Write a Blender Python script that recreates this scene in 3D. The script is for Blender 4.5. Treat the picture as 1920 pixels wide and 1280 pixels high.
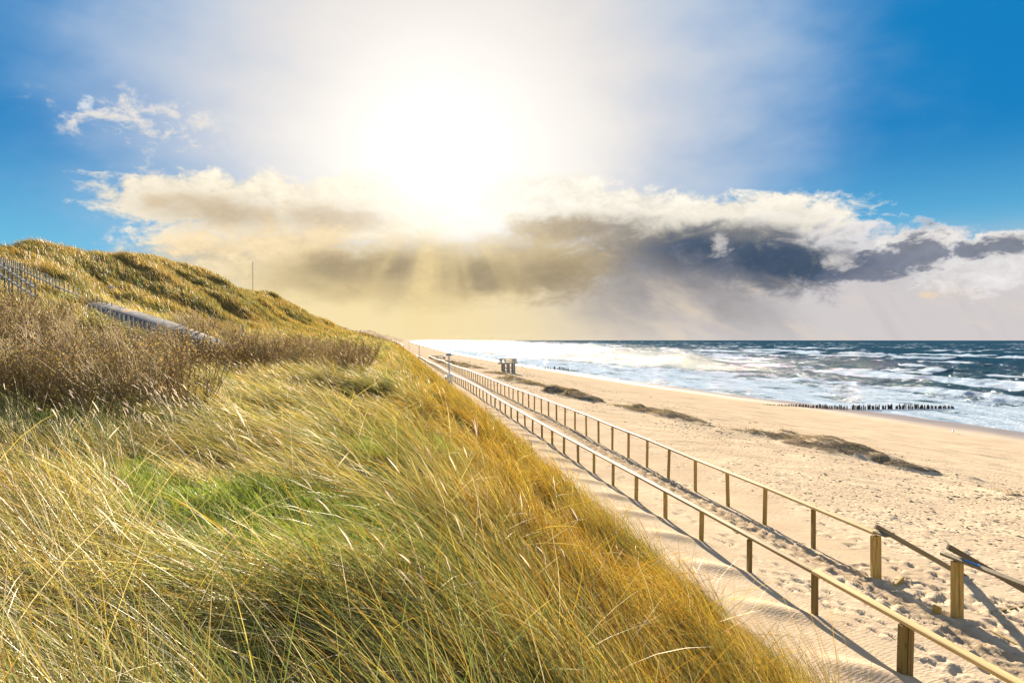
import bpy, bmesh, math, random
import numpy as np
from mathutils import Vector, Matrix

random.seed(7)
RNG = np.random.default_rng(11)
SC = bpy.context.scene
COL = SC.collection
for _o in list(bpy.data.objects):
    bpy.data.objects.remove(_o)

# ------------------------------------------------------------------ camera, light, exposure
EYE = 14.0                      # camera height above the sea
FPX = 1280.0                    # focal length in pixels of the 1920 px frame
LEVEL = 636.6                   # image row of the level line
EXPOSURE = 2.05
cam = bpy.data.cameras.new('camera')
cam.sensor_width = 36.0
cam.lens = 24.0
cam.clip_start = 0.1
cam.clip_end = 60000.0
cam.shift_y = -0.0018
cam_ob = bpy.data.objects.new('camera', cam)
COL.objects.link(cam_ob)
cam_ob.location = (0, 0, EYE)
cam_ob.rotation_euler = (math.radians(90), 0, 0)
SC.camera = cam_ob

SUN_AZ = math.radians(-6.0)     # from +Y towards +X
SUN_EL = math.radians(14.8)
sl = bpy.data.lights.new('sun', 'SUN')
sl.energy = 5.0
sl.angle = math.radians(0.5)
sl.color = (1.0, 0.88, 0.72)
sun_ob = bpy.data.objects.new('sun', sl)
COL.objects.link(sun_ob)
_sd = Vector((math.sin(SUN_AZ) * math.cos(SUN_EL), math.cos(SUN_AZ) * math.cos(SUN_EL), math.sin(SUN_EL)))
sun_ob.rotation_euler = _sd.to_track_quat('Z', 'Y').to_euler()
sun_ob.location = (0, 0, 60)

vs = SC.view_settings
SC.display_settings.display_device = 'sRGB'
vs.view_transform = 'Standard'
vs.look = 'None'
vs.gamma = 1.0
vs.exposure = EXPOSURE
vs.use_curve_mapping = False
SC.cycles.use_denoising = True
SC.cycles.max_bounces = 6
SC.cycles.diffuse_bounces = 3
SC.cycles.glossy_bounces = 2
SC.cycles.transmission_bounces = 4
SC.cycles.transparent_max_bounces = 4
SC.cycles.sample_clamp_indirect = 6.0
SC.cycles.caustics_reflective = False
SC.cycles.caustics_refractive = False


class Sk:
    """a float socket with arithmetic, so that shader maths reads like maths"""
    def __init__(self, nt, s):
        self.nt, self.s = nt, s

    def _m(self, op, *a, clamp=False):
        n = self.nt.nodes.new('ShaderNodeMath')
        n.operation = op
        n.use_clamp = clamp
        for i, v in enumerate((self,) + a):
            if isinstance(v, Sk):
                self.nt.links.new(v.s, n.inputs[i])
            else:
                n.inputs[i].default_value = float(v)
        return Sk(self.nt, n.outputs[0])

    def __add__(self, b): return self._m('ADD', b)
    __radd__ = __add__
    def __sub__(self, b): return self._m('SUBTRACT', b)
    def __rsub__(self, b): return (self * -1.0) + b
    def __mul__(self, b): return self._m('MULTIPLY', b)
    __rmul__ = __mul__
    def __truediv__(self, b): return self._m('DIVIDE', b)
    def pow(self, b): return self._m('POWER', b)
    def sqrt(self): return self._m('SQRT')
    def exp(self): return self._m('EXPONENT')
    def max(self, b): return self._m('MAXIMUM', b)
    def min(self, b): return self._m('MINIMUM', b)
    def abs(self): return self._m('ABSOLUTE')
    def clamp(self): return self._m('ADD', 0.0, clamp=True)

    def smooth(self, a, b):
        n = self.nt.nodes.new('ShaderNodeMapRange')
        n.interpolation_type = 'SMOOTHSTEP'
        n.inputs['From Min'].default_value = a
        n.inputs['From Max'].default_value = b
        self.nt.links.new(self.s, n.inputs['Value'])
        return Sk(self.nt, n.outputs['Result'])


def mixc(nt, fac, a, b, blend='MIX'):
    n = nt.nodes.new('ShaderNodeMix')
    n.data_type = 'RGBA'
    n.blend_type = blend
    ins = [s for s in n.inputs if s.type == 'RGBA']
    f = n.inputs[0]
    if isinstance(fac, Sk): nt.links.new(fac.s, f)
    elif hasattr(fac, 'is_output'): nt.links.new(fac, f)
    else: f.default_value = fac
    for s, v in zip(ins, (a, b)):
        if isinstance(v, (tuple, list)):
            s.default_value = tuple(v)[:3] + (1.0,)
        else:
            nt.links.new(v, s)
    return [s for s in n.outputs if s.type == 'RGBA'][0]


def comb(nt, x, y, z=0.0):
    n = nt.nodes.new('ShaderNodeCombineXYZ')
    for i, v in enumerate((x, y, z)):
        if isinstance(v, Sk): nt.links.new(v.s, n.inputs[i])
        else: n.inputs[i].default_value = v
    return n.outputs[0]


def noise(nt, vec, scale, detail=4.0, rough=0.55, dist=0.0, dim='3D'):
    n = nt.nodes.new('ShaderNodeTexNoise')
    n.noise_dimensions = dim
    n.inputs['Scale'].default_value = scale
    n.inputs['Detail'].default_value = detail
    n.inputs['Roughness'].default_value = rough
    n.inputs['Distortion'].default_value = dist
    if vec is not None:
        nt.links.new(vec, n.inputs['Vector'])
    return Sk(nt, n.outputs['Fac'] if 'Fac' in n.outputs else n.outputs[0])


def lin(r, g, b):
    f = lambda c: c / 12.92 if c <= 0.04045 else ((c + 0.055) / 1.055) ** 2.4
    return (f(r / 255.0), f(g / 255.0), f(b / 255.0))


def px_dir(x, y):
    """azimuth and elevation (degrees) of a point of the photograph"""
    dx, dz = (x - 960.0) / FPX, (LEVEL - y) / FPX
    return math.degrees(math.atan2(dx, 1.0)), math.degrees(math.atan2(dz, math.hypot(1.0, dx)))


def build_world():
    w = bpy.data.worlds.new('World')
    SC.world = w
    w.use_nodes = True
    nt = w.node_tree
    nt.nodes.clear()
    out = nt.nodes.new('ShaderNodeOutputWorld')
    bg = nt.nodes.new('ShaderNodeBackground')
    STR = 0.1
    bg.inputs['Strength'].default_value = STR
    nt.links.new(bg.outputs[0], out.inputs['Surface'])
    K = 1.0 / (2 ** EXPOSURE) / STR
    c = lambda r, g, b, k=1.0: tuple(v * K * k for v in lin(r, g, b))

    sky = nt.nodes.new('ShaderNodeTexSky')
    sky.sky_type = 'NISHITA'
    sky.sun_disc = False
    sky.sun_elevation = SUN_EL
    sky.sun_rotation = SUN_AZ
    sky.air_density = 1.0
    sky.dust_density = 0.3
    sky.ozone_density = 3.0

    tc = nt.nodes.new('ShaderNodeTexCoord')
    sp = nt.nodes.new('ShaderNodeSeparateXYZ')
    nt.links.new(tc.outputs['Generated'], sp.inputs[0])
    X, Y, Z = (Sk(nt, sp.outputs[i]) for i in range(3))
    az = X._m('ARCTAN2', Y) * 57.29578
    el = Z._m('ARCSINE') * 57.29578
    sa, se = math.degrees(SUN_AZ), math.degrees(SUN_EL)
    vec = comb(nt, az * 0.1, el * 0.2)
    n_big = noise(nt, vec, 1.6, 6, 0.55, 0.3) - 0.5
    n_mid = noise(nt, comb(nt, az * 0.1 + 7.3, el * 0.17), 3.6, 8, 0.62, 0.5) - 0.5
    n_fine = noise(nt, comb(nt, az * 0.1 - 3.0, el * 0.15), 9.0, 7, 0.65, 0.4) - 0.5
    n_soft = noise(nt, comb(nt, az * 0.1 + 21.0, el * 0.2), 1.1, 3, 0.5) - 0.5

    def ell(px, py, rx, ry, rot=0.0):
        a, e = px_dir(px, py)
        k = math.cos(math.radians(a))
        rx, ry = rx / 22.34 * k * k, ry / 22.34 * k
        u, v = az - a, el - e
        if rot:
            cr, sr = math.cos(math.radians(rot)), math.sin(math.radians(rot))
            u, v = u * cr + v * sr, v * cr - u * sr
        u, v = u / rx, v / ry
        return 1.0 - (u * u + v * v).sqrt()

    # clear air: the Nishita sky, its colour a little stronger as in the photograph
    hs = nt.nodes.new('ShaderNodeHueSaturation')
    hs.inputs['Saturation'].default_value = SKY_SAT
    nt.links.new(sky.outputs[0], hs.inputs['Color'])
    col = mixc(nt, 1.0, hs.outputs[0], SKY_TINT, 'MULTIPLY')
    # the deep blue away from the sun
    blue = mixc(nt, el.smooth(3, 16), c(112, 190, 222), c(0, 122, 186))
    col = mixc(nt, 0.97, col, blue)

    # thin high veil that the sun lights: a wide pale disc, thinner overhead
    dsun = ((az - sa) * (az - sa) + (el - se) * (el - se)).sqrt()
    veil = (ell(860, 120, 860, 620) + n_soft * 0.4 + n_mid * 0.10).smooth(-0.02, 0.60)
    col = mixc(nt, veil * 0.88, col, c(158, 190, 226))
    v2 = (ell(850, 190, 710, 580) + n_soft * 0.25 + n_mid * 0.05).smooth(0.0, 0.75)
    col = mixc(nt, v2 * 0.94, col, c(238, 230, 222))
    v3 = (ell(840, 300, 450, 340) + n_soft * 0.25 + n_mid * 0.15).smooth(0.0, 0.8)
    col = mixc(nt, v3, col, c(250, 246, 240))
    wisps = (n_mid * 1.3 + n_fine * 0.7 + ell(260, 225, 260, 70) * 0.3).smooth(0.10, 0.42) * ell(270, 228, 250, 75).smooth(0.0, 0.5)
    col = mixc(nt, wisps * 0.85, col, c(240, 232, 222))
    wl = (ell(160, 195, 28, 24) + n_fine * 2.4).smooth(0.3, 1.0)
    col = mixc(nt, wl * 0.8, col, c(225, 230, 236))

    # horizon haze: golden below the sun, lilac grey out to sea
    warm = (az + n_soft * 5).smooth(24, -8)
    hz = mixc(nt, warm, c(206, 199, 200), c(250, 228, 174))
    hmask = (el + n_soft * 2.0).smooth(9.5, 3.5) * (az + n_soft * 4).smooth(-27, -19) * (az._m('ABSOLUTE') * -1.0).smooth(-80, -50)
    col = mixc(nt, hmask * 0.97, col, hz)
    hright = (el + n_mid * 3.0).smooth(6.8, 3.0) * az.smooth(0, 26)
    col = mixc(nt, hright * 0.85, col, c(212, 206, 206))

    cover = [None]

    def cloud(fields, amp_b, amp_m, amp_f, lo, hi, add=True):
        f = fields[0]
        for g in fields[1:]:
            f = f.max(g)
        m = (f + n_big * amp_b + n_mid * amp_m + n_fine * amp_f).smooth(lo, hi)
        if add:
            cover[0] = m if cover[0] is None else cover[0].max(m)
        return m

    # bank on the left: cream tops, tan hollows
    top_l = cloud([ell(330, 378, 190, 62), ell(520, 388, 270, 66), ell(700, 400, 200, 80), ell(470, 440, 240, 56)], 0.6, 1.6, 0.6, -0.02, 0.40)
    col = mixc(nt, top_l * 0.95, col, c(250, 238, 214))
    shade_l = cloud([ell(430, 402, 210, 50), ell(620, 410, 190, 44)], 0.8, 1.8, 0.5, 0.05, 0.9)
    col = mixc(nt, shade_l * 0.75, col, c(192, 170, 136))
    warm_l = cloud([ell(420, 490, 200, 74), ell(560, 470, 230, 64)], 0.5, 1.3, 0.5, 0.0, 0.7)
    col = mixc(nt, warm_l * 0.75, col, c(243, 216, 166))

    # bank over the sea: white tops lit by the sun
    top_r = cloud([ell(1130, 398, 260, 50), ell(1330, 412, 300, 56), ell(1500, 425, 140, 58), ell(1010, 365, 180, 46)], 0.6, 1.5, 0.6, -0.02, 0.38)
    col = mixc(nt, top_r, col, c(248, 241, 226))
    veil_r = cloud([ell(1560, 470, 240, 60), ell(1850, 500, 220, 60), ell(1740, 450, 110, 32)], 0.6, 1.6, 1.1, 0.0, 0.45)
    col = mixc(nt, veil_r * 0.92, col, c(228, 224, 224))
    far_tops = cloud([ell(1720, 452, 90, 26), ell(1880, 455, 90, 26)], 0.4, 1.4, 0.9, 0.0, 0.3)
    col = mixc(nt, far_tops, col, c(236, 232, 228))

    # body of the shower cloud: dark, its base torn
    body_r = cloud([ell(1230, 480, 310, 92), ell(1450, 494, 210, 68), ell(1060, 430, 150, 42), ell(1330, 448, 270, 46)], 0.7, 1.4, 0.4, 0.0, 0.7)
    body_col = mixc(nt, (az + n_mid * 8).smooth(17, -3), c(116, 118, 124), c(190, 166, 124))
    col = mixc(nt, body_r * 0.92, col, body_col)
    slate = cloud([ell(1420, 500, 255, 72), ell(1310, 480, 160, 66), ell(1510, 508, 110, 38)], 0.8, 1.4, 0.45, 0.0, 0.75)
    col = mixc(nt, slate * 0.9, col, c(58, 80, 106))
    patches = cloud([ell(1650, 500, 130, 46), ell(1720, 468, 80, 50), ell(1830, 468, 60, 24), ell(1890, 458, 80, 26), ell(1600, 512, 80, 32)], 0.8, 2.4, 1.2, 0.1, 0.6)
    col = mixc(nt, patches * 0.85, col, c(98, 108, 130))
    rim_r = cloud([ell(1352, 456, 42, 42), ell(1480, 408, 150, 26), ell(1570, 490, 60, 30)], 0.5, 2.2, 1.3, 0.3, 1.0)
    col = mixc(nt, rim_r * 0.6, col, c(238, 232, 224))
    fall = cloud([ell(1200, 550, 260, 110), ell(1340, 560, 220, 90, -20)], 0.4, 0.6, 0.1, 0.0, 1.0)
    col = mixc(nt, fall * 0.82, col, c(156, 152, 154))

    # curtains of rain slanting out of it, and warmer gaps near the horizon
    curt = noise(nt, comb(nt, az * 0.16 + el * 0.10, el * 0.03), 2.4, 4, 0.55)
    cm = el.smooth(9.5, 5.5) * az.smooth(-2, 8)
    col = mixc(nt, curt.smooth(0.5, 0.72) * cm * 0.18, col, c(164, 160, 166))
    gap = noise(nt, comb(nt, az * 0.12 + el * 0.2 + 5.0, el * 0.16), 1.7, 4, 0.5)
    col = mixc(nt, gap.smooth(0.48, 0.72) * el.smooth(6.0, 2.5) * az.smooth(-2, 8) * 0.6, col, c(236, 218, 192))

    # shower under the sun with soft shafts of light
    body_c = cloud([ell(800, 512, 320, 84), ell(640, 522, 190, 66), ell(980, 500, 200, 84)], 0.5, 0.9, 0.25, 0.0, 0.65)
    col = mixc(nt, body_c * 0.9, col, c(204, 183, 140))
    core_c = cloud([ell(700, 500, 170, 46), ell(900, 520, 150, 50), ell(1040, 520, 140, 66)], 0.7, 1.3, 0.3, 0.05, 0.8)
    col = mixc(nt, core_c * 0.75, col, c(152, 137, 112))
    ang = (az - sa)._m('ARCTAN2', (el - se) * -1.0)
    rays = noise(nt, comb(nt, ang * 1.7, 3.0), 2.2, 2, 0.4).smooth(0.40, 0.68)
    raymask = dsun.smooth(4, 8) * dsun.smooth(20, 9) * ang.abs().smooth(0.9, 0.2)
    col = mixc(nt, rays * raymask * 0.6, col, c(246, 220, 160))
    far_w = (ell(1740, 553, 36, 13) + n_fine * 2.0).smooth(0.2, 0.9)
    col = mixc(nt, far_w * 0.8, col, c(238, 214, 186))

    # broken cloud carried on round the unseen sky, added so shadows are less blue
    aside = az.abs().smooth(42, 58)
    deck = (n_big * 2.6 + n_mid * 1.4 + n_fine * 0.5 + el.smooth(34, 8) * 0.5).smooth(0.12, 0.5)
    deck = deck * aside * el.smooth(48, 26)
    col = mixc(nt, deck * 0.9, col, c(226, 214, 200))
    over = el.smooth(30, 55)
    col = mixc(nt, over * 0.6, col, c(196, 200, 214))

    # billows: light and dark within the clouds
    tex = (n_mid * 0.65 + n_fine * 0.45) * cover[0] + 1.0
    col = mixc(nt, 1.0, col, comb(nt, tex, tex, tex), 'MULTIPLY')

    # cloud close to the sun is lit through
    thru = ((dsun + n_mid * 5.0) / 6.4)
    thru = (thru * thru * -1.0).exp() * (el + n_mid * 3.5 + n_fine * 2.0).smooth(6.2, 9.6)
    col = mixc(nt, thru * 0.92, col, c(255, 249, 236))

    # the glare of the sun itself, through the cloud
    g1 = (dsun + n_mid * 2.5 + n_big * 2.0) / 5.5
    glare = (g1.max(0.0) * -1.0).exp()
    below = (el + n_mid * 3.5 + n_fine * 2.0).smooth(6.6, 9.8)
    glare = glare * (below * 0.85 + 0.15)
    gl = mixc(nt, 1.0, comb(nt, glare, glare, glare), tuple(v * K * GLARE for v in (1.0, 0.97, 0.91)), 'MULTIPLY')
    col = mixc(nt, 1.0, col, gl, 'ADD')
    core = ((dsun / 1.6) * (dsun / 1.6) * -1.0).exp()
    gl2 = mixc(nt, 1.0, comb(nt, core, core, core), tuple(v * K * 4.0 for v in (1.0, 0.95, 0.85)), 'MULTIPLY')
    col = mixc(nt, 1.0, col, gl2, 'ADD')
    nt.links.new(col, bg.inputs['Color'])


SKY_SAT, SKY_TINT, GLARE = 1.2, (0.7, 0.9, 1.0), 0.42
build_world()

# ------------------------------------------------------------------ numpy noise
def _hash(ix, iy, seed):
    h = (ix.astype(np.int64) * 374761393 + iy.astype(np.int64) * 668265263 + seed * 974634777) & 0x7fffffff
    h = ((h ^ (h >> 13)) * 1274126177) & 0x7fffffff
    h = (h ^ (h >> 16)) & 0xffff
    return h / 65535.0


def vnoise(x, y, seed=0):
    x, y = np.broadcast_arrays(np.asarray(x, float), np.asarray(y, float))
    ix, iy = np.floor(x), np.floor(y)
    fx, fy = x - ix, y - iy
    fx = fx * fx * fx * (fx * (fx * 6 - 15) + 10)
    fy = fy * fy * fy * (fy * (fy * 6 - 15) + 10)
    a, b = _hash(ix, iy, seed), _hash(ix + 1, iy, seed)
    c, d = _hash(ix, iy + 1, seed), _hash(ix + 1, iy + 1, seed)
    return (a + (b - a) * fx) * (1 - fy) + (c + (d - c) * fx) * fy


def fbm(x, y, octaves=4, seed=0, gain=0.5):
    s, a, t = 0.0, 1.0, 0.0
    for o in range(octaves):
        s = s + a * vnoise(np.asarray(x) * 2 ** o + 17.3 * o, np.asarray(y) * 2 ** o - 9.1 * o, seed + o)
        t += a
        a *= gain
    return s / t


def sstep(x, a, b):
    t = np.clip((np.asarray(x, float) - a) / (b - a), 0, 1)
    return t * t * (3 - 2 * t)


# ------------------------------------------------------------------ the coast
# u = distance across the shore (0 on the dune ridge under the camera, growing to the sea), y = distance ahead.
# All the shore lines run parallel to the boardwalk, 10 degrees left of the view, and bend a little far away.
TAN = 0.1758


def bend(y):
    y = np.asarray(y, float)
    return 50.0 * (np.clip(y - 400, 0, 600) / 1600.0) ** 2 + np.clip(y - 1000, 0, None) * 0.018


def u_of(x, y): return x + TAN * np.asarray(y, float) - bend(y)
def x_of(u, y): return u - TAN * np.asarray(y, float) + bend(y)


def shore_u(y):
    return np.interp(y, [0, 60, 100, 140, 160, 190, 250, 360, 660, 1500, 4000], [99, 98, 96, 94, 90, 85.5, 81, 75, 66, 62, 60])


BS = np.array([-0.06, 0.0, 0.05, 0.15, 0.3, 0.5, 0.7, 0.85, 1.0, 1.3, 1.8])
BH = np.array([-4.70, -4.78, -5.05, -6.2, -8.1, -10.7, -12.5, -13.4, -14.0, -15.4, -18.0])


def crest_h(y):
    return np.interp(y, [-50, 50, 70, 83, 93, 104, 118, 125, 131, 142, 153, 173, 195, 203, 227, 271, 335, 403, 507, 700, 900, 1300, 4000],
                     [7.9, 8.7, 9.4, 10.4, 11.2, 12.0, 14.0, 14.7, 14.0, 12.9, 12.2, 12.2, 13.8, 14.2, 13.0, 12.2, 9.6, 8.3, 5.6, 7.5, 11.0, 11.5, 9.0])


YS = [-60, 0, 15, 30, 50, 80, 130, 200, 400, 700, 1000, 4000]
RIDGE = [-1.9, -1.85, -1.65, -1.5, -1.45, -1.4, -1.35, -1.3, -1.0, -0.6, 0.0, 0.5]
MID = [-1.5, -1.45, -1.4, -1.3, -1.3, -1.2, -0.9, -0.5, 0.4, 1.4, 2.2, 2.5]
YB = [-60, 0, 15, 28, 36, 43, 48, 54, 80, 130, 200, 400, 1000, 4000]
BASE = [0.8, 0.8, 0.9, 1.2, 1.4, 1.3, 1.1, 0.8, 0.5, 0.9, 2.0, 2.6, 4.0, 4.0]


RX = [-46, -38, -30.7, -26.3, -21.5, -18.0, -16.2, -13.0]


def ramp_path(x):
    """the concrete path that comes down the dune across the view: its y and height (relative to the eye) at x"""
    return (np.interp(x, RX, [48, 44.5, 41, 39, 37, 35, 34, 32]),
            np.interp(x, RX, [6.0, 4.9, 3.7, 2.5, 1.5, 0.68, 0.18, -0.7]))


def ramp_near(u, y, r):
    x = x_of(u, y)
    py, ph = ramp_path(x)
    return (np.abs(y - py) < r) & (x > -23.5 + fbm(x / 1.5, y / 1.5, 2, 7) * 2 - 1) & (x < -13)


# beach mounds: u, y, height, half length along, half width, turn
MOUNDS = []


def _base(u, y):
    u, y = np.broadcast_arrays(np.asarray(u, float), np.asarray(y, float))
    us = shore_u(y)
    s = (u - 11.0) / (us - 11.0)
    beach = np.interp(s, BS, BH)
    hr, hm, hb, hc = np.interp(y, YS, RIDGE), np.interp(y, YS, MID), np.interp(y, YB, BASE), crest_h(y)
    nodes = [(-400, hc * 0 + 1.0), (-140, hc * 0 + 3.0), (-62, hc - 5), (-47, hc - 1.2), (-40, hc), (-34, hb + (hc - hb) * 0.80), (-22, hb + (hc - hb) * 0.20), (-16, hb),
             (-8, hm), (-3, hm * 0.35 + hr * 0.65), (0, hr), (2.2, hr - 0.95), (4.2, np.full_like(hr, -3.75)),
             (5.6, np.full_like(hr, -4.34)), (7.0, np.full_like(hr, -4.48)), (8.3, np.full_like(hr, -4.66)), (10.3, np.full_like(hr, -4.82))]
    out = np.full_like(u, 1.0)
    for (u0, h0), (u1, h1) in zip(nodes[:-1], nodes[1:]):
        m = (u >= u0) & (u < u1)
        t = (u - u0) / (u1 - u0)
        out = np.where(m, h0 + (h1 - h0) * t, out)
    wb = sstep(u, 9.4, 12.0)
    out = np.where(u < 9.4, out, out * (1 - wb) + beach * wb)
    out = np.where(u >= 10.3, beach * wb + (1 - wb) * -4.82, out)
    return out


def mound_field(u, y):
    """drifted heaps of damp sand on the upper beach: height added"""
    h = np.zeros(np.broadcast(u, y).shape)
    for (mu, my, mh, la, lb, rot, edge) in MOUNDS:
        c, s_ = math.cos(rot), math.sin(rot)
        du, dy = u - mu, y - my
        a, b = (du * c + dy * s_) / la, (-du * s_ + dy * c) / lb
        a = np.where(a < 0, a * 1.9, a)                   # the near end is the steep one
        r = np.sqrt(a * a + b * b) * (1 + (fbm(u / 1.5, y / 2.4, 3, 55) - 0.5) * 1.0)
        t = np.clip(1 - r, 0, 1) ** edge
        h = h + 0.46 * mh * t * (0.8 + 0.4 * fbm(u / 0.6, y / 2.2, 3, 57))
    return h


def ground_h(u, y, detail=True):
    """height relative to the eye"""
    u, y = np.broadcast_arrays(np.asarray(u, float), np.asarray(y, float))
    k = 0.5 + np.clip(y, 0, 400) * 0.008
    h = (_base(u - 1.4 * k, y) + _base(u - 0.7 * k, y) + _base(u, y) + _base(u + 0.7 * k, y) + _base(u + 1.4 * k, y)) / 5.0
    # close to the toe and the path keep the profile sharp
    near = sstep(u, 3.0, 4.5) * (1 - sstep(u, 12, 16))
    h = h * (1 - near) + _base(u, y) * near
    dune = 1 - sstep(u, 3.5, 5.4)
    h = h + dune * ((fbm(u / 2.3, y / 2.3, 3, 5) - 0.5) * 0.62 + (fbm(u / 7.0, y / 9.0, 2, 9) - 0.5) * 0.7 * sstep(-u, -1.5, 1.5))
    hill = sstep(-u, 18, 24) * (1 - sstep(-u, 38, 46)) * sstep(y, 35, 60)
    h = h + hill * ((fbm(u / 9.0 + y / 30.0, y / 11.0, 4, 21) - 0.5) * 4.2)
    far = sstep(-u, 4, 14) * sstep(y, 300, 600)
    h = h + far * (fbm(u / 30.0, y / 80.0, 4, 33) - 0.5) * 7.0
    # the ramp cut into the dune
    xx = x_of(u, y)
    py, ph = ramp_path(xx)
    w = (1 - sstep(y - py, 1.5, 3.4)) * (1 - sstep(py - y, 1.4, 3.2)) * sstep(xx, -48, -42) * (1 - sstep(xx, -15.5, -12.5))
    h = h * (1 - w) + (ph + np.clip(y - py, -2, 2) * 0.11 - 0.05) * w
    # sand: soft swells, drifts behind the posts, mounds
    sand = sstep(u, 5.0, 6.2)
    h = h + sand * (1 - sstep(u, 90, 100)) * (fbm(u / 4.0, y / 6.0, 3, 41) - 0.5) * 0.22
    h = h + sstep(u, 14, 20) * (1 - sstep(u, 55, 75)) * (fbm(u / 2.6, y / 5.0, 2, 47) - 0.5) * 0.26
    if detail:
        dz = sstep(u, 5.2, 6.0) * (1 - sstep(u, 8.0, 8.8))
        ph_ = (y + 0.35 * (u - 6.8)) % 2.03
        drift = np.exp(-((ph_ - 0.75) / 0.32) ** 2) * np.exp(-((u - 6.25) / 0.55) ** 2)
        h = h + dz * drift * 0.075 * (1 - sstep(y, 40, 60))
        h = h + mound_field(u, y)
    return h


def hit(px, py, dmax=4000.0, detail=False):
    """where the ray through a point of the photograph meets the ground: u, y, x, z"""
    ys = np.geomspace(3.0, dmax, 3000)
    x = ys * (px - 960.0) / FPX
    ray = ys * (LEVEL - py) / FPX
    d = ray - ground_h(u_of(x, ys), ys, detail)
    i = int(np.argmax(d < 0))
    if d[i] >= 0:
        i = len(ys) - 1
    return float(u_of(x[i], ys[i])), float(ys[i]), float(x[i]), float(EYE + ray[i])


def ground_at(x, y):
    """world z of the finished ground"""
    return EYE + ground_h(u_of(x, y), y)


def add_mound(px, py, h, la, lb, rot=0.0, edge=1.0):
    u, y, x, z = hit(px, py)
    MOUNDS.append((u, y, h, la, lb, rot, edge))


_m = [(1622, 856, 1.15, 9.5, 2.5, 1.50, 0.8), (1545, 842, 0.8, 8.0, 2.2, 1.45, 0.9), (1450, 822, 0.5, 5.0, 1.4, 1.4, 1.0),
      (1375, 807, 0.30, 4.0, 1.4, 1.4, 1.1), (1262, 784, 1.15, 7.5, 2.0, 1.5, 0.85), (1185, 769, 0.6, 5.5, 1.6, 1.4, 0.9),
      (1085, 746, 1.4, 8.0, 2.3, 1.5, 0.85), (1045, 736, 0.9, 6.0, 1.8, 1.4, 0.9), (1000, 722, 1.0, 7.0, 2.4, 1.4, 0.9),
      (962, 712, 1.0, 8.0, 2.4, 1.4, 0.9), (935, 702, 0.9, 9.0, 2.6, 1.4, 0.9), (890, 690, 0.9, 10.0, 2.8, 1.4, 0.9),
      (862, 684, 0.9, 12.0, 3.0, 1.4, 0.9), (840, 680, 0.9, 13.0, 3.0, 1.4, 0.9), (1905, 932, 0.32, 2.2, 0.9, 1.3, 1.0),
      (1480, 812, 0.4, 3.0, 0.9, 1.4, 1.0)]
for _a in _m:
    add_mound(*_a)


# ------------------------------------------------------------------ mesh helpers
def np_mesh(name, V, quads=None, tris=None, smooth=True):
    me = bpy.data.meshes.new(name)
    V = np.asarray(V, np.float32)
    me.vertices.add(len(V))
    me.vertices.foreach_set('co', V.ravel())
    q = np.zeros((0, 4), np.int32) if quads is None else np.asarray(quads, np.int32)
    t = np.zeros((0, 3), np.int32) if tris is None else np.asarray(tris, np.int32)
    loops = np.concatenate([q.ravel(), t.ravel()]).astype(np.int32)
    starts = np.concatenate([np.arange(len(q)) * 4, len(q) * 4 + np.arange(len(t)) * 3]).astype(np.int32)
    me.loops.add(len(loops))
    me.loops.foreach_set('vertex_index', loops)
    me.polygons.add(len(starts))
    me.polygons.foreach_set('loop_start', starts)
    if smooth:
        me.polygons.foreach_set('use_smooth', np.ones(len(starts), bool))
    me.update(calc_edges=True)
    return me


def set_attr(me, name, arr, kind='FLOAT'):
    a = me.attributes.new(name, kind, 'POINT')
    arr = np.asarray(arr, np.float32)
    if kind == 'FLOAT_COLOR':
        if arr.shape[1] == 3:
            arr = np.concatenate([arr, np.ones((len(arr), 1), np.float32)], 1)
        a.data.foreach_set('color', arr.ravel())
    else:
        a.data.foreach_set('value', arr.ravel())


def link(name, me, m=None, parent=None):
    o = bpy.data.objects.new(name, me)
    if me is not None:
        me.name = name
        if m is not None and not me.materials:
            me.materials.append(m)
    COL.objects.link(o)
    if parent is not None:
        o.parent = parent
    return o


def tag(o, label, cat, group=None):
    o['label'] = label
    o['category'] = cat
    if group:
        o['group'] = group
    return o


def thing(name, label, cat, loc=(0, 0, 0), rz=0.0, group=None):
    o = bpy.data.objects.new(name, None)
    o.empty_display_size = 0.2
    COL.objects.link(o)
    o.location = loc
    o.rotation_euler = (0, 0, rz)
    return tag(o, label, cat, group)


def copy_tree(o, parent=None):
    c = o.copy()
    COL.objects.link(c)
    if parent is not None:
        c.parent = parent
    for ch in list(o.children):
        copy_tree(ch, c)
    return c


def grid_quads(nr, nc):
    i = np.arange(nr - 1)[:, None] * nc + np.arange(nc - 1)[None, :]
    return np.stack([i, i + 1, i + nc + 1, i + nc], -1).reshape(-1, 4)


# ------------------------------------------------------------------ materials
def new_mat(name):
    m = bpy.data.materials.new(name)
    m.use_nodes = True
    nt = m.node_tree
    nt.nodes.clear()
    out = nt.nodes.new('ShaderNodeOutputMaterial')
    return m, nt, out


def princ(nt, out, color, rough=0.8, spec=0.3, normal=None):
    b = nt.nodes.new('ShaderNodeBsdfPrincipled')
    for key, v in (('Base Color', color), ('Roughness', rough), ('Specular IOR Level', spec)):
        if isinstance(v, Sk): nt.links.new(v.s, b.inputs[key])
        elif isinstance(v, (tuple, list)): b.inputs[key].default_value = tuple(v)[:3] + (1,)
        elif isinstance(v, (int, float)): b.inputs[key].default_value = v
        else: nt.links.new(v, b.inputs[key])
    if normal is not None:
        nt.links.new(normal, b.inputs['Normal'])
    if out is not None:
        nt.links.new(b.outputs[0], out.inputs['Surface'])
    return b


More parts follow.
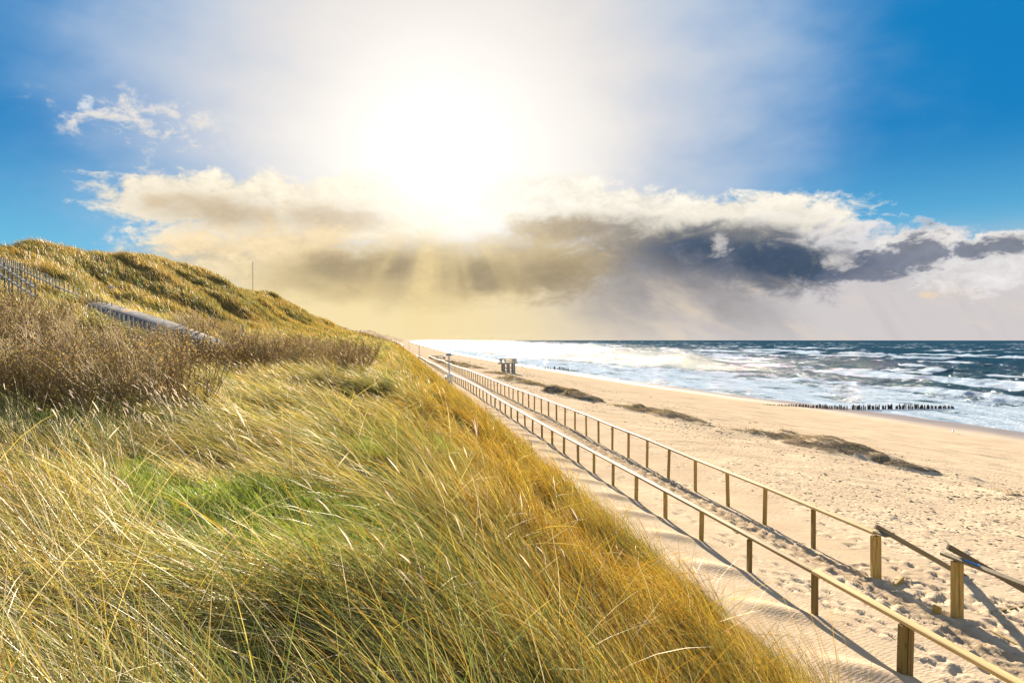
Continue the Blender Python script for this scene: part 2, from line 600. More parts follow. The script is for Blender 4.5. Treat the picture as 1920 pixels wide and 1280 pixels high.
def bump(nt, h, strength, dist, normal=None):
    n = nt.nodes.new('ShaderNodeBump')
    n.inputs['Strength'].default_value = strength
    n.inputs['Distance'].default_value = dist
    nt.links.new(h.s if isinstance(h, Sk) else h, n.inputs['Height'])
    if normal is not None:
        nt.links.new(normal, n.inputs['Normal'])
    return n.outputs[0]


def pos(nt):
    return nt.nodes.new('ShaderNodeNewGeometry').outputs['Position']


def scaled(nt, vec, sx, sy, sz, rz=0.0):
    n = nt.nodes.new('ShaderNodeMapping')
    n.inputs['Scale'].default_value = (sx, sy, sz)
    n.inputs['Rotation'].default_value = (0, 0, rz)
    nt.links.new(vec, n.inputs['Vector'])
    return n.outputs[0]


def attr(nt, name, color=False):
    n = nt.nodes.new('ShaderNodeAttribute')
    n.attribute_name = name
    return n.outputs['Color'] if color else Sk(nt, n.outputs['Fac'])


def voronoi(nt, vec, scale, feature='F1', rand=1.0):
    n = nt.nodes.new('ShaderNodeTexVoronoi')
    n.feature = feature
    n.inputs['Scale'].default_value = scale
    n.inputs['Randomness'].default_value = rand
    nt.links.new(vec, n.inputs['Vector'])
    return n


def mat_sand():
    m, nt, out = new_mat('sand')
    p = pos(nt)
    dune = attr(nt, 'dune')
    wet = attr(nt, 'wet')
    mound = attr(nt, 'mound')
    n1 = noise(nt, p, 0.35, 5, 0.6)
    n2 = noise(nt, p, 9.0, 4, 0.65)
    n3 = noise(nt, scaled(nt, p, 0.05, 0.5, 1, math.radians(-10)), 1.6, 5, 0.6)   # bands along the shore
    col = mixc(nt, n1.smooth(0.35, 0.65), (0.51, 0.395, 0.265), (0.58, 0.455, 0.31))
    col = mixc(nt, n2.smooth(0.3, 0.75) * 0.35, col, (0.41, 0.30, 0.19))
    col = mixc(nt, n3.smooth(0.5, 0.68) * 0.4, col, (0.40, 0.29, 0.19))
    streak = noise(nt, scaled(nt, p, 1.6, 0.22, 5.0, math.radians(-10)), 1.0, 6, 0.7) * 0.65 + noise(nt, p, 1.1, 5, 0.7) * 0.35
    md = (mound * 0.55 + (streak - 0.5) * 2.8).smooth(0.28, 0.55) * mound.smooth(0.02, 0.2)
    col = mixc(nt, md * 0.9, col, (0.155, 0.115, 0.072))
    soil = mixc(nt, n2.smooth(0.35, 0.65), (0.10, 0.085, 0.03), (0.20, 0.14, 0.05))
    col = mixc(nt, dune, col, soil)
    col = mixc(nt, wet, col, (0.27, 0.205, 0.16))
    trk = attr(nt, 'track') * noise(nt, p, 5.0, 4, 0.65).smooth(0.30, 0.62)
    col = mixc(nt, trk * 0.85, col, (0.27, 0.20, 0.125))
    # relief: wind ripples, trodden lumps, grain
    wv = nt.nodes.new('ShaderNodeTexWave')
    wv.inputs['Scale'].default_value = 9.0
    wv.inputs['Distortion'].default_value = 7.0
    wv.inputs['Detail'].default_value = 2.0
    wv.inputs['Detail Scale'].default_value = 1.2
    nt.links.new(scaled(nt, p, 0.35, 1.0, 0.3, math.radians(25)), wv.inputs['Vector'])
    rip = Sk(nt, wv.outputs['Fac']) * attr(nt, 'ripple')
    vo = voronoi(nt, scaled(nt, p, 1.0, 0.8, 1.0), 2.6)
    pit = Sk(nt, vo.outputs['Distance']).smooth(0.02, 0.35) * (noise(nt, p, 0.22, 3, 0.6).smooth(0.42, 0.6) * 0.85 + 0.15)
    vo2 = voronoi(nt, p, 5.5)
    pit2 = Sk(nt, vo2.outputs['Distance']).smooth(0.05, 0.4)
    tread = attr(nt, 'tread')
    dry = (dune * -1.0 + 1.0) * (wet * -1.0 + 1.0)
    h = md * streak * 0.10 + rip * 0.0016 + pit * tread * 0.040 + pit2 * tread * 0.018 + n2 * 0.009 + noise(nt, p, 60, 2, 0.6) * 0.003
    nrm = bump(nt, h * dry, 1.0, 1.0)
    b = princ(nt, out, col, (wet * -0.6) + 1.0, wet * 0.45, nrm)
    return m


SAND = mat_sand()


# ------------------------------------------------------------------ ground sheet: beach, path and dunes meet edge to edge
def foot_prints(U, Yg, H, rows, cols):
    """press foot prints into the sand grid"""
    rng = np.random.default_rng(5)
    pr = []
    for _ in range(2300):                                # trodden track beside the seaward railing
        y = 6.5 + 62 * rng.random() ** 1.5
        pr.append((9.0 + rng.normal(0, 0.20) + 0.1 * math.sin(y * 0.6), y, 0.035 + 0.025 * rng.random()))
    for _ in range(230):                                 # lighter track along the middle of the path
        y = 7 + 45 * rng.random() ** 1.4
        pr.append((7.75 + rng.normal(0, 0.24) + 0.25 * math.sin(y * 0.31), y, 0.025 + 0.015 * rng.random()))
    for _ in range(90):                                  # around the steps
        pr.append((10.2 + rng.normal(0, 0.8), 12.4 + rng.normal(0, 0.9), 0.06))
    for _ in range(2000):                                # the open beach
        y = 9 + 70 * rng.random() ** 1.3
        u = 10.5 + 26 * rng.random() ** 1.2
        if fbm(u / 7.0, y / 7.0, 2, 71) > 0.44:
            pr.append((u, y, 0.03 + 0.03 * rng.random()))
    LO, HI = np.zeros_like(H), np.zeros_like(H)
    for (pu, py, dep) in pr:
        r0, r1 = np.searchsorted(rows, (py - 0.45, py + 0.45))
        c0, c1 = np.searchsorted(cols, (pu - 0.4, pu + 0.4))
        if r1 - r0 < 2 or c1 - c0 < 2:
            continue
        a = rng.normal(0, 0.5)
        ca, sa = math.cos(a), math.sin(a)
        du, dy = U[r0:r1, c0:c1] - pu, Yg[r0:r1, c0:c1] - py
        p, q = du * ca + dy * sa, -du * sa + dy * ca
        r = np.sqrt((p / 0.055) ** 2 + (q / 0.12) ** 2)
        w = LO[r0:r1, c0:c1]
        np.minimum(w, -dep * np.exp(-r ** 3), out=w)
        w = HI[r0:r1, c0:c1]
        np.maximum(w, dep * 0.55 * np.exp(-((r - 1.5) / 0.45) ** 2), out=w)
    rough = 0.6 + 0.8 * fbm(U / 0.16, Yg / 0.2, 2, 73)
    H += np.where(LO < -0.008, LO, LO + HI * rough)


def build_ground():
    # the dunes, up to the toe; then path and beach. Both share the seam at u = 5.4
    def rows_for(y0, y1, k, kfar, yfar):
        r = [y0]
        while r[-1] < y1:
            r.append(r[-1] * (1 + (k if r[-1] < yfar else kfar)))
        return np.array(r)
    back = np.array([-60, -40, -25, -15, -8, -4, -1, 1, 2.5, 4])
    rows = np.concatenate([back, rows_for(5.0, 5200, 0.0065, 0.02, 150)])
    c = [5.4]
    while c[-1] < 150:
        u = c[-1]
        c.append(u + (0.055 if u < 10.2 else min(0.055 + (u - 10.2) * 0.008, 1.3)))
    bc = np.array(c + [170, 200, 260])
    U, Yg = np.meshgrid(bc, rows)
    H = ground_h(U, Yg)
    foot_prints(U, Yg, H, rows, bc)
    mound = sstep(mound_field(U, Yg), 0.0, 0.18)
    V = np.stack([x_of(U, Yg), Yg, EYE + H], -1).reshape(-1, 3)
    me = np_mesh('beach', V, grid_quads(len(rows), len(bc)))
    us = shore_u(Yg)
    s = (U - 11) / (us - 11) + (fbm(U / 8, Yg / 30, 3, 61) - 0.5) * 0.05
    set_attr(me, 'wet', (sstep(s, 0.78, 0.95)).ravel())
    set_attr(me, 'dune', np.zeros(U.size))
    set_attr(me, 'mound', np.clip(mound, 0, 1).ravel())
    set_attr(me, 'ripple', (sstep(U, 5.0, 5.6) * (1 - sstep(U, 8.2, 10.5)) * (1 - 0.9 * sstep(Yg, 11, 24))).ravel())
    tread = sstep(U, 9.8, 14) * (1 - sstep(s, 0.62, 0.75)) * 0.9 + 0.12 * (1 - sstep(s, 0.8, 0.9))
    set_attr(me, 'tread', tread.ravel())
    set_attr(me, 'track', (np.exp(-((U - 9.02 - 0.1 * np.sin(Yg * 0.6)) / 0.34) ** 4) * (1 - 0.5 * sstep(Yg, 40, 90))).ravel())
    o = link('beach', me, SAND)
    o['kind'] = 'structure'

    rows2 = np.concatenate([back, rows_for(5.0, 5200, 0.016, 0.025, 300)])
    rows2[-1] = rows[-1]
    d = [5.4]
    while d[-1] > -50:
        d.append(d[-1] - (0.16 + max(0, -d[-1]) * 0.012))
    dc = np.array((d + [-56, -64, -76, -95, -130, -190, -280, -420])[::-1])
    U, Yg = np.meshgrid(dc, rows2)
    H = ground_h(U, Yg)
    # the seam follows the finer beach edge by interpolation
    H[:, -1] = np.interp(rows2, rows, ground_h(np.full(len(rows), 5.4), rows)) - 0.004
    V = np.stack([x_of(U, Yg), Yg, EYE + H], -1).reshape(-1, 3)
    me = np_mesh('dunes', V, grid_quads(len(rows2), len(dc)))
    toe = (1 - sstep(U + (fbm(U / 0.7, Yg / 0.7, 3, 63) - 0.5) * 1.2, 4.6, 5.3))
    onpath = ramp_near(U, Yg, 2.3) * 1.0
    bare = sstep(fbm(U / 6, Yg / 6, 3, 67), 0.6, 0.68) * sstep(Yg, 38, 44) * (1 - sstep(Yg, 70, 80)) * sstep(-U, 15, 17) * (1 - sstep(-U, 21, 25))
    farsand = sstep(Yg, 350, 700) * (0.55 + 0.35 * sstep(fbm(U / 20, Yg / 60, 3, 69), 0.45, 0.6))
    dune = toe * (1 - onpath) * (1 - bare) * (1 - farsand)
    set_attr(me, 'wet', np.zeros(U.size))
    set_attr(me, 'dune', np.clip(dune, 0, 1).ravel())
    set_attr(me, 'mound', np.zeros(U.size))
    set_attr(me, 'ripple', np.zeros(U.size))
    set_attr(me, 'tread', np.zeros(U.size))
    set_attr(me, 'track', np.zeros(U.size))
    o = link('dunes', me, SAND)
    o['kind'] = 'structure'


build_ground()


def build_ramp():
    m, nt, out = new_mat('concrete')
    p = pos(nt)
    n1 = noise(nt, p, 3.0, 5, 0.65)
    n2 = noise(nt, p, 0.7, 4, 0.6)
    col = mixc(nt, n1.smooth(0.35, 0.65), (0.13, 0.13, 0.14), (0.18, 0.175, 0.17))
    col = mixc(nt, n2.smooth(0.52, 0.66) * 0.8, col, (0.36, 0.28, 0.18))
    princ(nt, out, col, 1.0, 0.0, bump(nt, n1, 0.6, 0.02))
    xs = np.linspace(-25.5, -13.5, 50)
    py, ph = ramp_path(xs)
    prof = [(-1.35, -0.6), (-1.35, -0.08), (1.35, 0.24), (1.35, -0.4)]
    V = [[(x, y + o_, EYE + h_ + dz) for (o_, dz) in prof] for x, y, h_ in zip(xs, py, ph)]
    me = np_mesh('concrete_path', np.array(V).reshape(-1, 3), grid_quads(len(xs), 4), smooth=False)
    me.flip_normals()
    o = link('concrete_path', me, m)
    o['kind'] = 'structure'


build_ramp()


# ------------------------------------------------------------------ the sea
def build_sea():
    az = np.radians(np.linspace(-32, 52, 620))
    r = [48.0]
    while r[-1] < 13500:
        k = 0.0052 if r[-1] < 700 else (0.012 if r[-1] < 2500 else 0.05)
        r.append(r[-1] * (1 + k))
    r = np.array(r)
    A, R = np.meshgrid(az, r)
    X, Y = R * np.sin(A), R * np.cos(A)
    u = u_of(X, Y)
    d = u - shore_u(Y)                                     # distance off the water line
    wob = (fbm(X / 60, Y / 60, 3, 81) - 0.5) * 60
    res = 1 - sstep(R, 600, 2600)
    eta = np.zeros_like(X)
    amp = sstep(d, 8, 70)
    for lam, a_, skew, ph in ((34, 0.42, 0.10, 0.3), (21, 0.30, -0.22, 1.9), (13.5, 0.20, 0.3, 4.0), (8.2, 0.12, -0.4, 2.2)):
        t = 2 * math.pi * (d + skew * Y + wob * 0.8) / lam + ph
        eta += a_ * ((np.exp(np.sin(t)) - 1.27) / 1.45) * (0.3 + 1.4 * fbm(X / (lam * 2.4), Y / (lam * 2.4), 2, int(lam)))
    chop = (fbm(X / 5.0 - Y / 14.0, Y / 5.0, 4, 91) - 0.5) * 1.1
    eta = (eta + chop) * amp * (0.35 + 0.65 * res)
    foam = np.zeros_like(X)
    # surf: a sheet of foam inshore, ragged outwards
    lace = fbm(X / 7.0, Y / 11.0, 4, 95)
    reach = 0.55 + 0.45 * (1 - sstep(Y, 250, 600))
    foam = np.maximum(foam, (1 - sstep(d + wob * 0.3, 34 * reach, 92 * reach)) * (0.66 + 0.9 * (lace - 0.45)))
    foam = np.maximum(foam, (1 - sstep(d, 3, 26)) * (0.55 + 0.9 * (lace - 0.4)))
    # lines of breakers
    for off, wd, hgt, y0, y1, st, ragged in ((22, 2.2, 0.16, 60, 400, 0.85, 5), (38, 3.0, 0.25, 60, 500, 0.8, 7), (60, 4.0, 0.55, 100, 360, 0.8, 8), (108, 5.0, 1.5, 165, 330, 1.0, 9),
                                             (124, 5.0, 1.1, 230, 420, 0.95, 9), (160, 5.5, 1.3, 250, 380, 1.0, 10), (200, 6.0, 1.0, 420, 640, 0.9, 10),
                                             (330, 9.0, 1.2, 420, 1200, 0.9, 26), (420, 10.0, 1.2, 380, 1100, 0.9, 28), (620, 14.0, 1.2, 500, 1600, 0.8, 40)):
        c = off + (fbm(Y / 40.0, X * 0 + off, 3, 97) - 0.5) * ragged * 2.5
        gate = sstep(Y, y0, y0 * 1.15) * (1 - sstep(Y, y1 * 0.85, y1)) * sstep(fbm(Y / 28.0, X * 0 + off * 3.1, 2, 99), 0.26, 0.46)
        q = (d - c) / wd
        eta += hgt * gate * np.exp(-(q - 0.15) ** 2)
        foam = np.maximum(foam, st * gate * np.exp(-np.clip(q, 0, None) ** 2 * 2.5) * np.exp(-(np.clip(-q, 0, None) / 3.0) ** 2) * (0.72 + 0.6 * lace))
    # white caps further out
    cap = fbm(X / 26.0 + Y / 120.0, Y / 60.0, 4, 103)
    foam = np.maximum(foam, sstep(cap, 0.62, 0.72) * 0.75 * sstep(d, 60, 120) * (1 - sstep(d, 1500, 3000) * 0.7))
    band = sstep(fbm(d / 90.0 + wob / 100, Y / 700.0, 3, 107), 0.56, 0.66) * sstep(d, 140, 220) * (1 - sstep(d, 700, 1100))
    foam = np.maximum(foam, band * (0.10 + 0.62 * lace))
    eta += foam * 0.05 * sstep(d, 2, 10)
    V = np.stack([X, Y, eta + 0.03], -1)
    keep = (d > -9)
    q = grid_quads(len(r), len(az))
    kq = keep.ravel()[q].any(1)
    q = q[kq][:, ::-1]
    used = np.zeros(V.shape[0] * V.shape[1], bool)
    used[q.ravel()] = True
    idx = np.cumsum(used) - 1
    me = np_mesh('sea', V.reshape(-1, 3)[used], idx[q])
    set_attr(me, 'foam', foam.ravel()[used])
    set_attr(me, 'off', np.clip(d.ravel()[used] / 300.0, 0, 1))
    m, nt, out = new_mat('sea water')
    p = pos(nt)
    fo = attr(nt, 'foam')
    off = attr(nt, 'off')
    n1 = noise(nt, scaled(nt, p, 0.45, 0.3, 0.4), 1.0, 6, 0.7, 0.8)
    n2 = noise(nt, scaled(nt, p, 2.0, 1.4, 2.0), 1.0, 4, 0.7, 0.5)
    fm = (fo + (n1 - 0.5) * 1.0 + (n2 - 0.5) * 0.4).smooth(0.47, 0.62)
    wh = noise(nt, scaled(nt, p, 0.5, 0.16, 0.5), 1.0, 6, 0.65)
    wh2 = noise(nt, scaled(nt, p, 2.2, 1.2, 2.2), 1.0, 4, 0.6)
    nb = bump(nt, wh * 1.9 + wh2 * 0.45, 1.0, 1.0)
    wcol = mixc(nt, off.smooth(0.0, 0.9), (0.020, 0.075, 0.095), (0.003, 0.042, 0.075))
    wd = nt.nodes.new('ShaderNodeBsdfDiffuse')
    nt.links.new(wcol, wd.inputs['Color'])
    wg = nt.nodes.new('ShaderNodeBsdfGlossy')
    wg.inputs['Roughness'].default_value = 0.09
    wg.inputs['Color'].default_value = (0.90, 0.93, 0.95, 1)
    fr = nt.nodes.new('ShaderNodeFresnel')
    fr.inputs['IOR'].default_value = 1.33
    for n in (wd, wg, fr):
        nt.links.new(nb, n.inputs['Normal'])
    w = nt.nodes.new('ShaderNodeMixShader')
    nt.links.new((Sk(nt, fr.outputs[0]) * 0.5).min(0.08).s, w.inputs[0])
    nt.links.new(wd.outputs[0], w.inputs[1])
    nt.links.new(wg.outputs[0], w.inputs[2])
    nf = bump(nt, n2 + n1 * 1.5, 1.0, 0.4)
    n3 = noise(nt, scaled(nt, p, 0.35, 0.06, 0.4, math.radians(-10)), 1.0, 5, 0.65, 0.4)
    f = princ(nt, None, mixc(nt, (n2 * 0.45 + n3 * 0.55).smooth(0.38, 0.60), (0.25, 0.34, 0.43), (0.53, 0.60, 0.65)), 0.9, 0.0, nf)
    mx = nt.nodes.new('ShaderNodeMixShader')
    nt.links.new(fm.s, mx.inputs[0])
    nt.links.new(w.outputs[0], mx.inputs[1])
    nt.links.new(f.outputs[0], mx.inputs[2])
    nt.links.new(mx.outputs[0], out.inputs['Surface'])
    o = link('sea', me, m)
    o['kind'] = 'structure'


build_sea()

# ------------------------------------------------------------------ timber and metal
def mat_wood(name, light, dark, green, grey=0.0):
    m, nt, out = new_mat(name)
    tc = nt.nodes.new('ShaderNodeTexCoord').outputs['Object']
    oi = nt.nodes.new('ShaderNodeObjectInfo').outputs['Random']
    rnd = Sk(nt, oi)
    off = nt.nodes.new('ShaderNodeVectorMath')
    off.operation = 'ADD'
    nt.links.new(tc, off.inputs[0])
    nt.links.new(comb(nt, rnd * 31.0, rnd * 17.0, rnd * 53.0), off.inputs[1])
    v = off.outputs[0]
    g1 = noise(nt, scaled(nt, v, 40, 40, 1.6), 1.0, 5, 0.6, 0.4)
    g2 = noise(nt, scaled(nt, v, 9, 9, 1.1), 1.0, 4, 0.6)
    col = mixc(nt, g1.smooth(0.3, 0.7), dark, light)
    col = mixc(nt, g2.smooth(0.42, 0.66) * 0.7, col, green)
    knot = Sk(nt, voronoi(nt, scaled(nt, v, 6.0, 6.0, 2.2), 1.0).outputs['Distance']).smooth(0.16, 0.06)
    col = mixc(nt, knot * 0.8, col, tuple(c * 0.3 for c in dark))
    tone = rnd * 0.75 + 0.58
    col = mixc(nt, 1.0, col, comb(nt, tone, tone, tone), 'MULTIPLY')
    princ(nt, out, col, 0.72, 0.3, bump(nt, g1 + g2 * 0.4, 0.5, 0.006))
    return m


WOOD = mat_wood('weathered pine', (0.45, 0.31, 0.10), (0.25, 0.16, 0.05), (0.25, 0.21, 0.05))
STEPW = mat_wood('brown step rail', (0.31, 0.245, 0.15), (0.17, 0.13, 0.08), (0.23, 0.20, 0.10))
RAILW = mat_wood('rail pine', (0.56, 0.40, 0.17), (0.38, 0.25, 0.09), (0.46, 0.34, 0.13))
GREYW = mat_wood('grey weathered wood', (0.50, 0.47, 0.42), (0.30, 0.28, 0.25), (0.40, 0.39, 0.33))
DARKW = mat_wood('dark wet wood', (0.07, 0.055, 0.045), (0.03, 0.025, 0.022), (0.05, 0.05, 0.035))


def mat_plain(name, col, rough=0.5, spec=0.4, vary=0.15, scale=6.0):
    m, nt, out = new_mat(name)
    n = noise(nt, pos(nt), scale, 4, 0.6)
    c = mixc(nt, n.smooth(0.3, 0.7), tuple(v * (1 - vary) for v in col), tuple(min(1, v * (1 + vary)) for v in col))
    princ(nt, out, c, rough, spec)
    return m


METAL = mat_plain('grey painted metal', (0.42, 0.45, 0.48), 0.45, 0.5)
DOME = mat_plain('blue grey dome metal', (0.30, 0.35, 0.42), 0.35, 0.5)
WHITE = mat_plain('white paint', (0.78, 0.77, 0.74), 0.5, 0.4, 0.05)
CANVAS = mat_plain('pale canvas', (0.72, 0.68, 0.58), 0.8, 0.1, 0.05)
_nt = CANVAS.node_tree
_tl, _mx = _nt.nodes.new('ShaderNodeBsdfTranslucent'), _nt.nodes.new('ShaderNodeMixShader')
_tl.inputs['Color'].default_value = (0.72, 0.68, 0.58, 1)
_mx.inputs[0].default_value = 0.6
_o = [n for n in _nt.nodes if n.type == 'OUTPUT_MATERIAL'][0]
_p = [n for n in _nt.nodes if n.type == 'BSDF_PRINCIPLED'][0]
_nt.links.new(_p.outputs[0], _mx.inputs[1])
_nt.links.new(_tl.outputs[0], _mx.inputs[2])
_nt.links.new(_mx.outputs[0], _o.inputs['Surface'])
BLUE = mat_plain('blue paint', (0.04, 0.25, 0.55), 0.5, 0.4, 0.3, 20)
YELLOW = mat_plain('yellow paint', (0.75, 0.42, 0.03), 0.5, 0.4)
BLACK = mat_plain('dark cloth', (0.03, 0.03, 0.04), 0.9, 0.1)


def bev_box(lx, ly, lz, bev=0.006, seg=1, centre=(0, 0, 0)):
    bm = bmesh.new()
    bmesh.ops.create_cube(bm, size=1.0)
    bmesh.ops.scale(bm, vec=(lx, ly, lz), verts=bm.verts)
    if bev:
        bmesh.ops.bevel(bm, geom=list(bm.edges), offset=bev, segments=seg, affect='EDGES', profile=0.6)
    bmesh.ops.translate(bm, vec=centre, verts=bm.verts)
    return bm


def bm_mesh(name, bm, smooth=False):
    me = bpy.data.meshes.new(name)
    bm.to_mesh(me)
    bm.free()
    if smooth:
        for p in me.polygons:
            p.use_smooth = True
    return me


def add_bar(bm, a, b, w, h=None, sides=4):
    """a straight bar from a to b"""
    a, b = Vector(a), Vector(b)
    d = b - a
    h = h or w
    q = d.to_track_quat('Z', 'X' if abs(d.normalized().z) < 0.95 else 'Y')
    n = len(bm.verts)
    vs_ = []
    for e in (a, b):
        ring = []
        for k in range(sides):
            t = 2 * math.pi * (k + 0.5) / sides
            f = 1 / math.cos(math.pi / sides) if sides == 4 else 1
            ring.append(bm.verts.new(e + q @ Vector((math.cos(t) * w / 2 * f, math.sin(t) * h / 2 * f, 0))))
        vs_.append(ring)
    for k in range(sides):
        bm.faces.new((vs_[0][k], vs_[0][(k + 1) % sides], vs_[1][(k + 1) % sides], vs_[1][k]))
    bm.faces.new(vs_[0][::-1])
    bm.faces.new(vs_[1])


def bar(name, a, b, w, h, m, parent, sides=4):
    """one bar with its origin at its own foot, parented to a thing"""
    bm = bmesh.new()
    a, b = Vector(a), Vector(b)
    add_bar(bm, (0, 0, 0), b - a, w, h, sides)
    o = link(name, bm_mesh(name, bm), m, parent)
    o.location = a
    return o


PATH_DIR = Vector((-TAN, 1.0, 0)).normalized()
SEA_DIR = Vector((1.0, TAN, 0)).normalized()
PATH_RZ = math.atan2(PATH_DIR.y, PATH_DIR.x)


def rail_mesh(L):
    """rounded top rail, grain along its local Z, lies along Z"""
    bm = bmesh.new()
    prof = []
    w, h = 0.135, 0.078
    for k in range(9):
        t = math.pi * k / 8
        prof.append((math.cos(t) * w / 2, -0.01 + math.sin(t) ** 0.8 * h * 0.62 if 0 < k < 8 else -0.01))
    prof += [(-w / 2 + 0.004, -h * 0.42), (w / 2 - 0.004, -h * 0.42)]
    A = [bm.verts.new((x, y, 0.003)) for x, y in prof]
    B = [bm.verts.new((x, y, L - 0.003)) for x, y in prof]
    n = len(prof)
    for k in range(n):
        bm.faces.new((A[k], A[(k + 1) % n], B[(k + 1) % n], B[k]))
    bm.faces.new(A[::-1])
    bm.faces.new(B)
    bmesh.ops.recalc_face_normals(bm, faces=bm.faces)
    return bm_mesh('rail', bm)


def orient_rail(o, a, b):
    d = (b - a).normalized()
    x = d.cross(Vector((0, 0, 1))).normalized()
    y = x.cross(d) * -1
    if y.z < 0:
        y, x = -y, -x
    m = Matrix((x, y, d)).transposed()
    if m.determinant() < 0:
        m = Matrix((-x, y, d)).transposed()
    o.rotation_euler = m.to_euler()
    o.location = a


def rail_top(u, y):
    """the top of the handrails, level with each other, sagging a touch with the path"""
    return EYE - 3.75 + 0.05 * math.sin(y * 0.13 + u) - max(0, y - 60) * 0.004


def make_railing(name_label, u0, ys, mesh_post, mesh_double, rail_me, double_at=(), skip_rail=False):
    root = thing('wooden_railing', name_label, 'railing', (x_of(u0, ys[0]), ys[0], EYE - 4.8))
    base = Vector(root.location)
    rng = random.Random(int(u0 * 100) + len(ys))
    tops = []
    for y in ys:
        zz = rail_top(u0, y) + rng.uniform(-0.022, 0.022)
        tops.append(Vector((float(x_of(u0, y)), y, zz)))
    for i, t in enumerate(tops):
        dbl = i in double_at
        o = link('post', mesh_double if dbl else mesh_post, None, root)
        o.location = t - base - Vector((0, 0, 0.075))
        o.rotation_euler = (rng.uniform(-0.03, 0.03), rng.uniform(-0.03, 0.03), PATH_RZ + rng.uniform(-0.10, 0.10))
    step = 2
    for i in range(0, len(tops) - 1, step):
        a, b = tops[i], tops[min(i + step, len(tops) - 1)]
        L = (b - a).length
        o = link('rail', rail_me, None, root)
        orient_rail(o, a - base - Vector((0, 0, 0.026)), b - base - Vector((0, 0, 0.026)))
        o.scale = (1, 1, L / 4.0)
    return root, tops


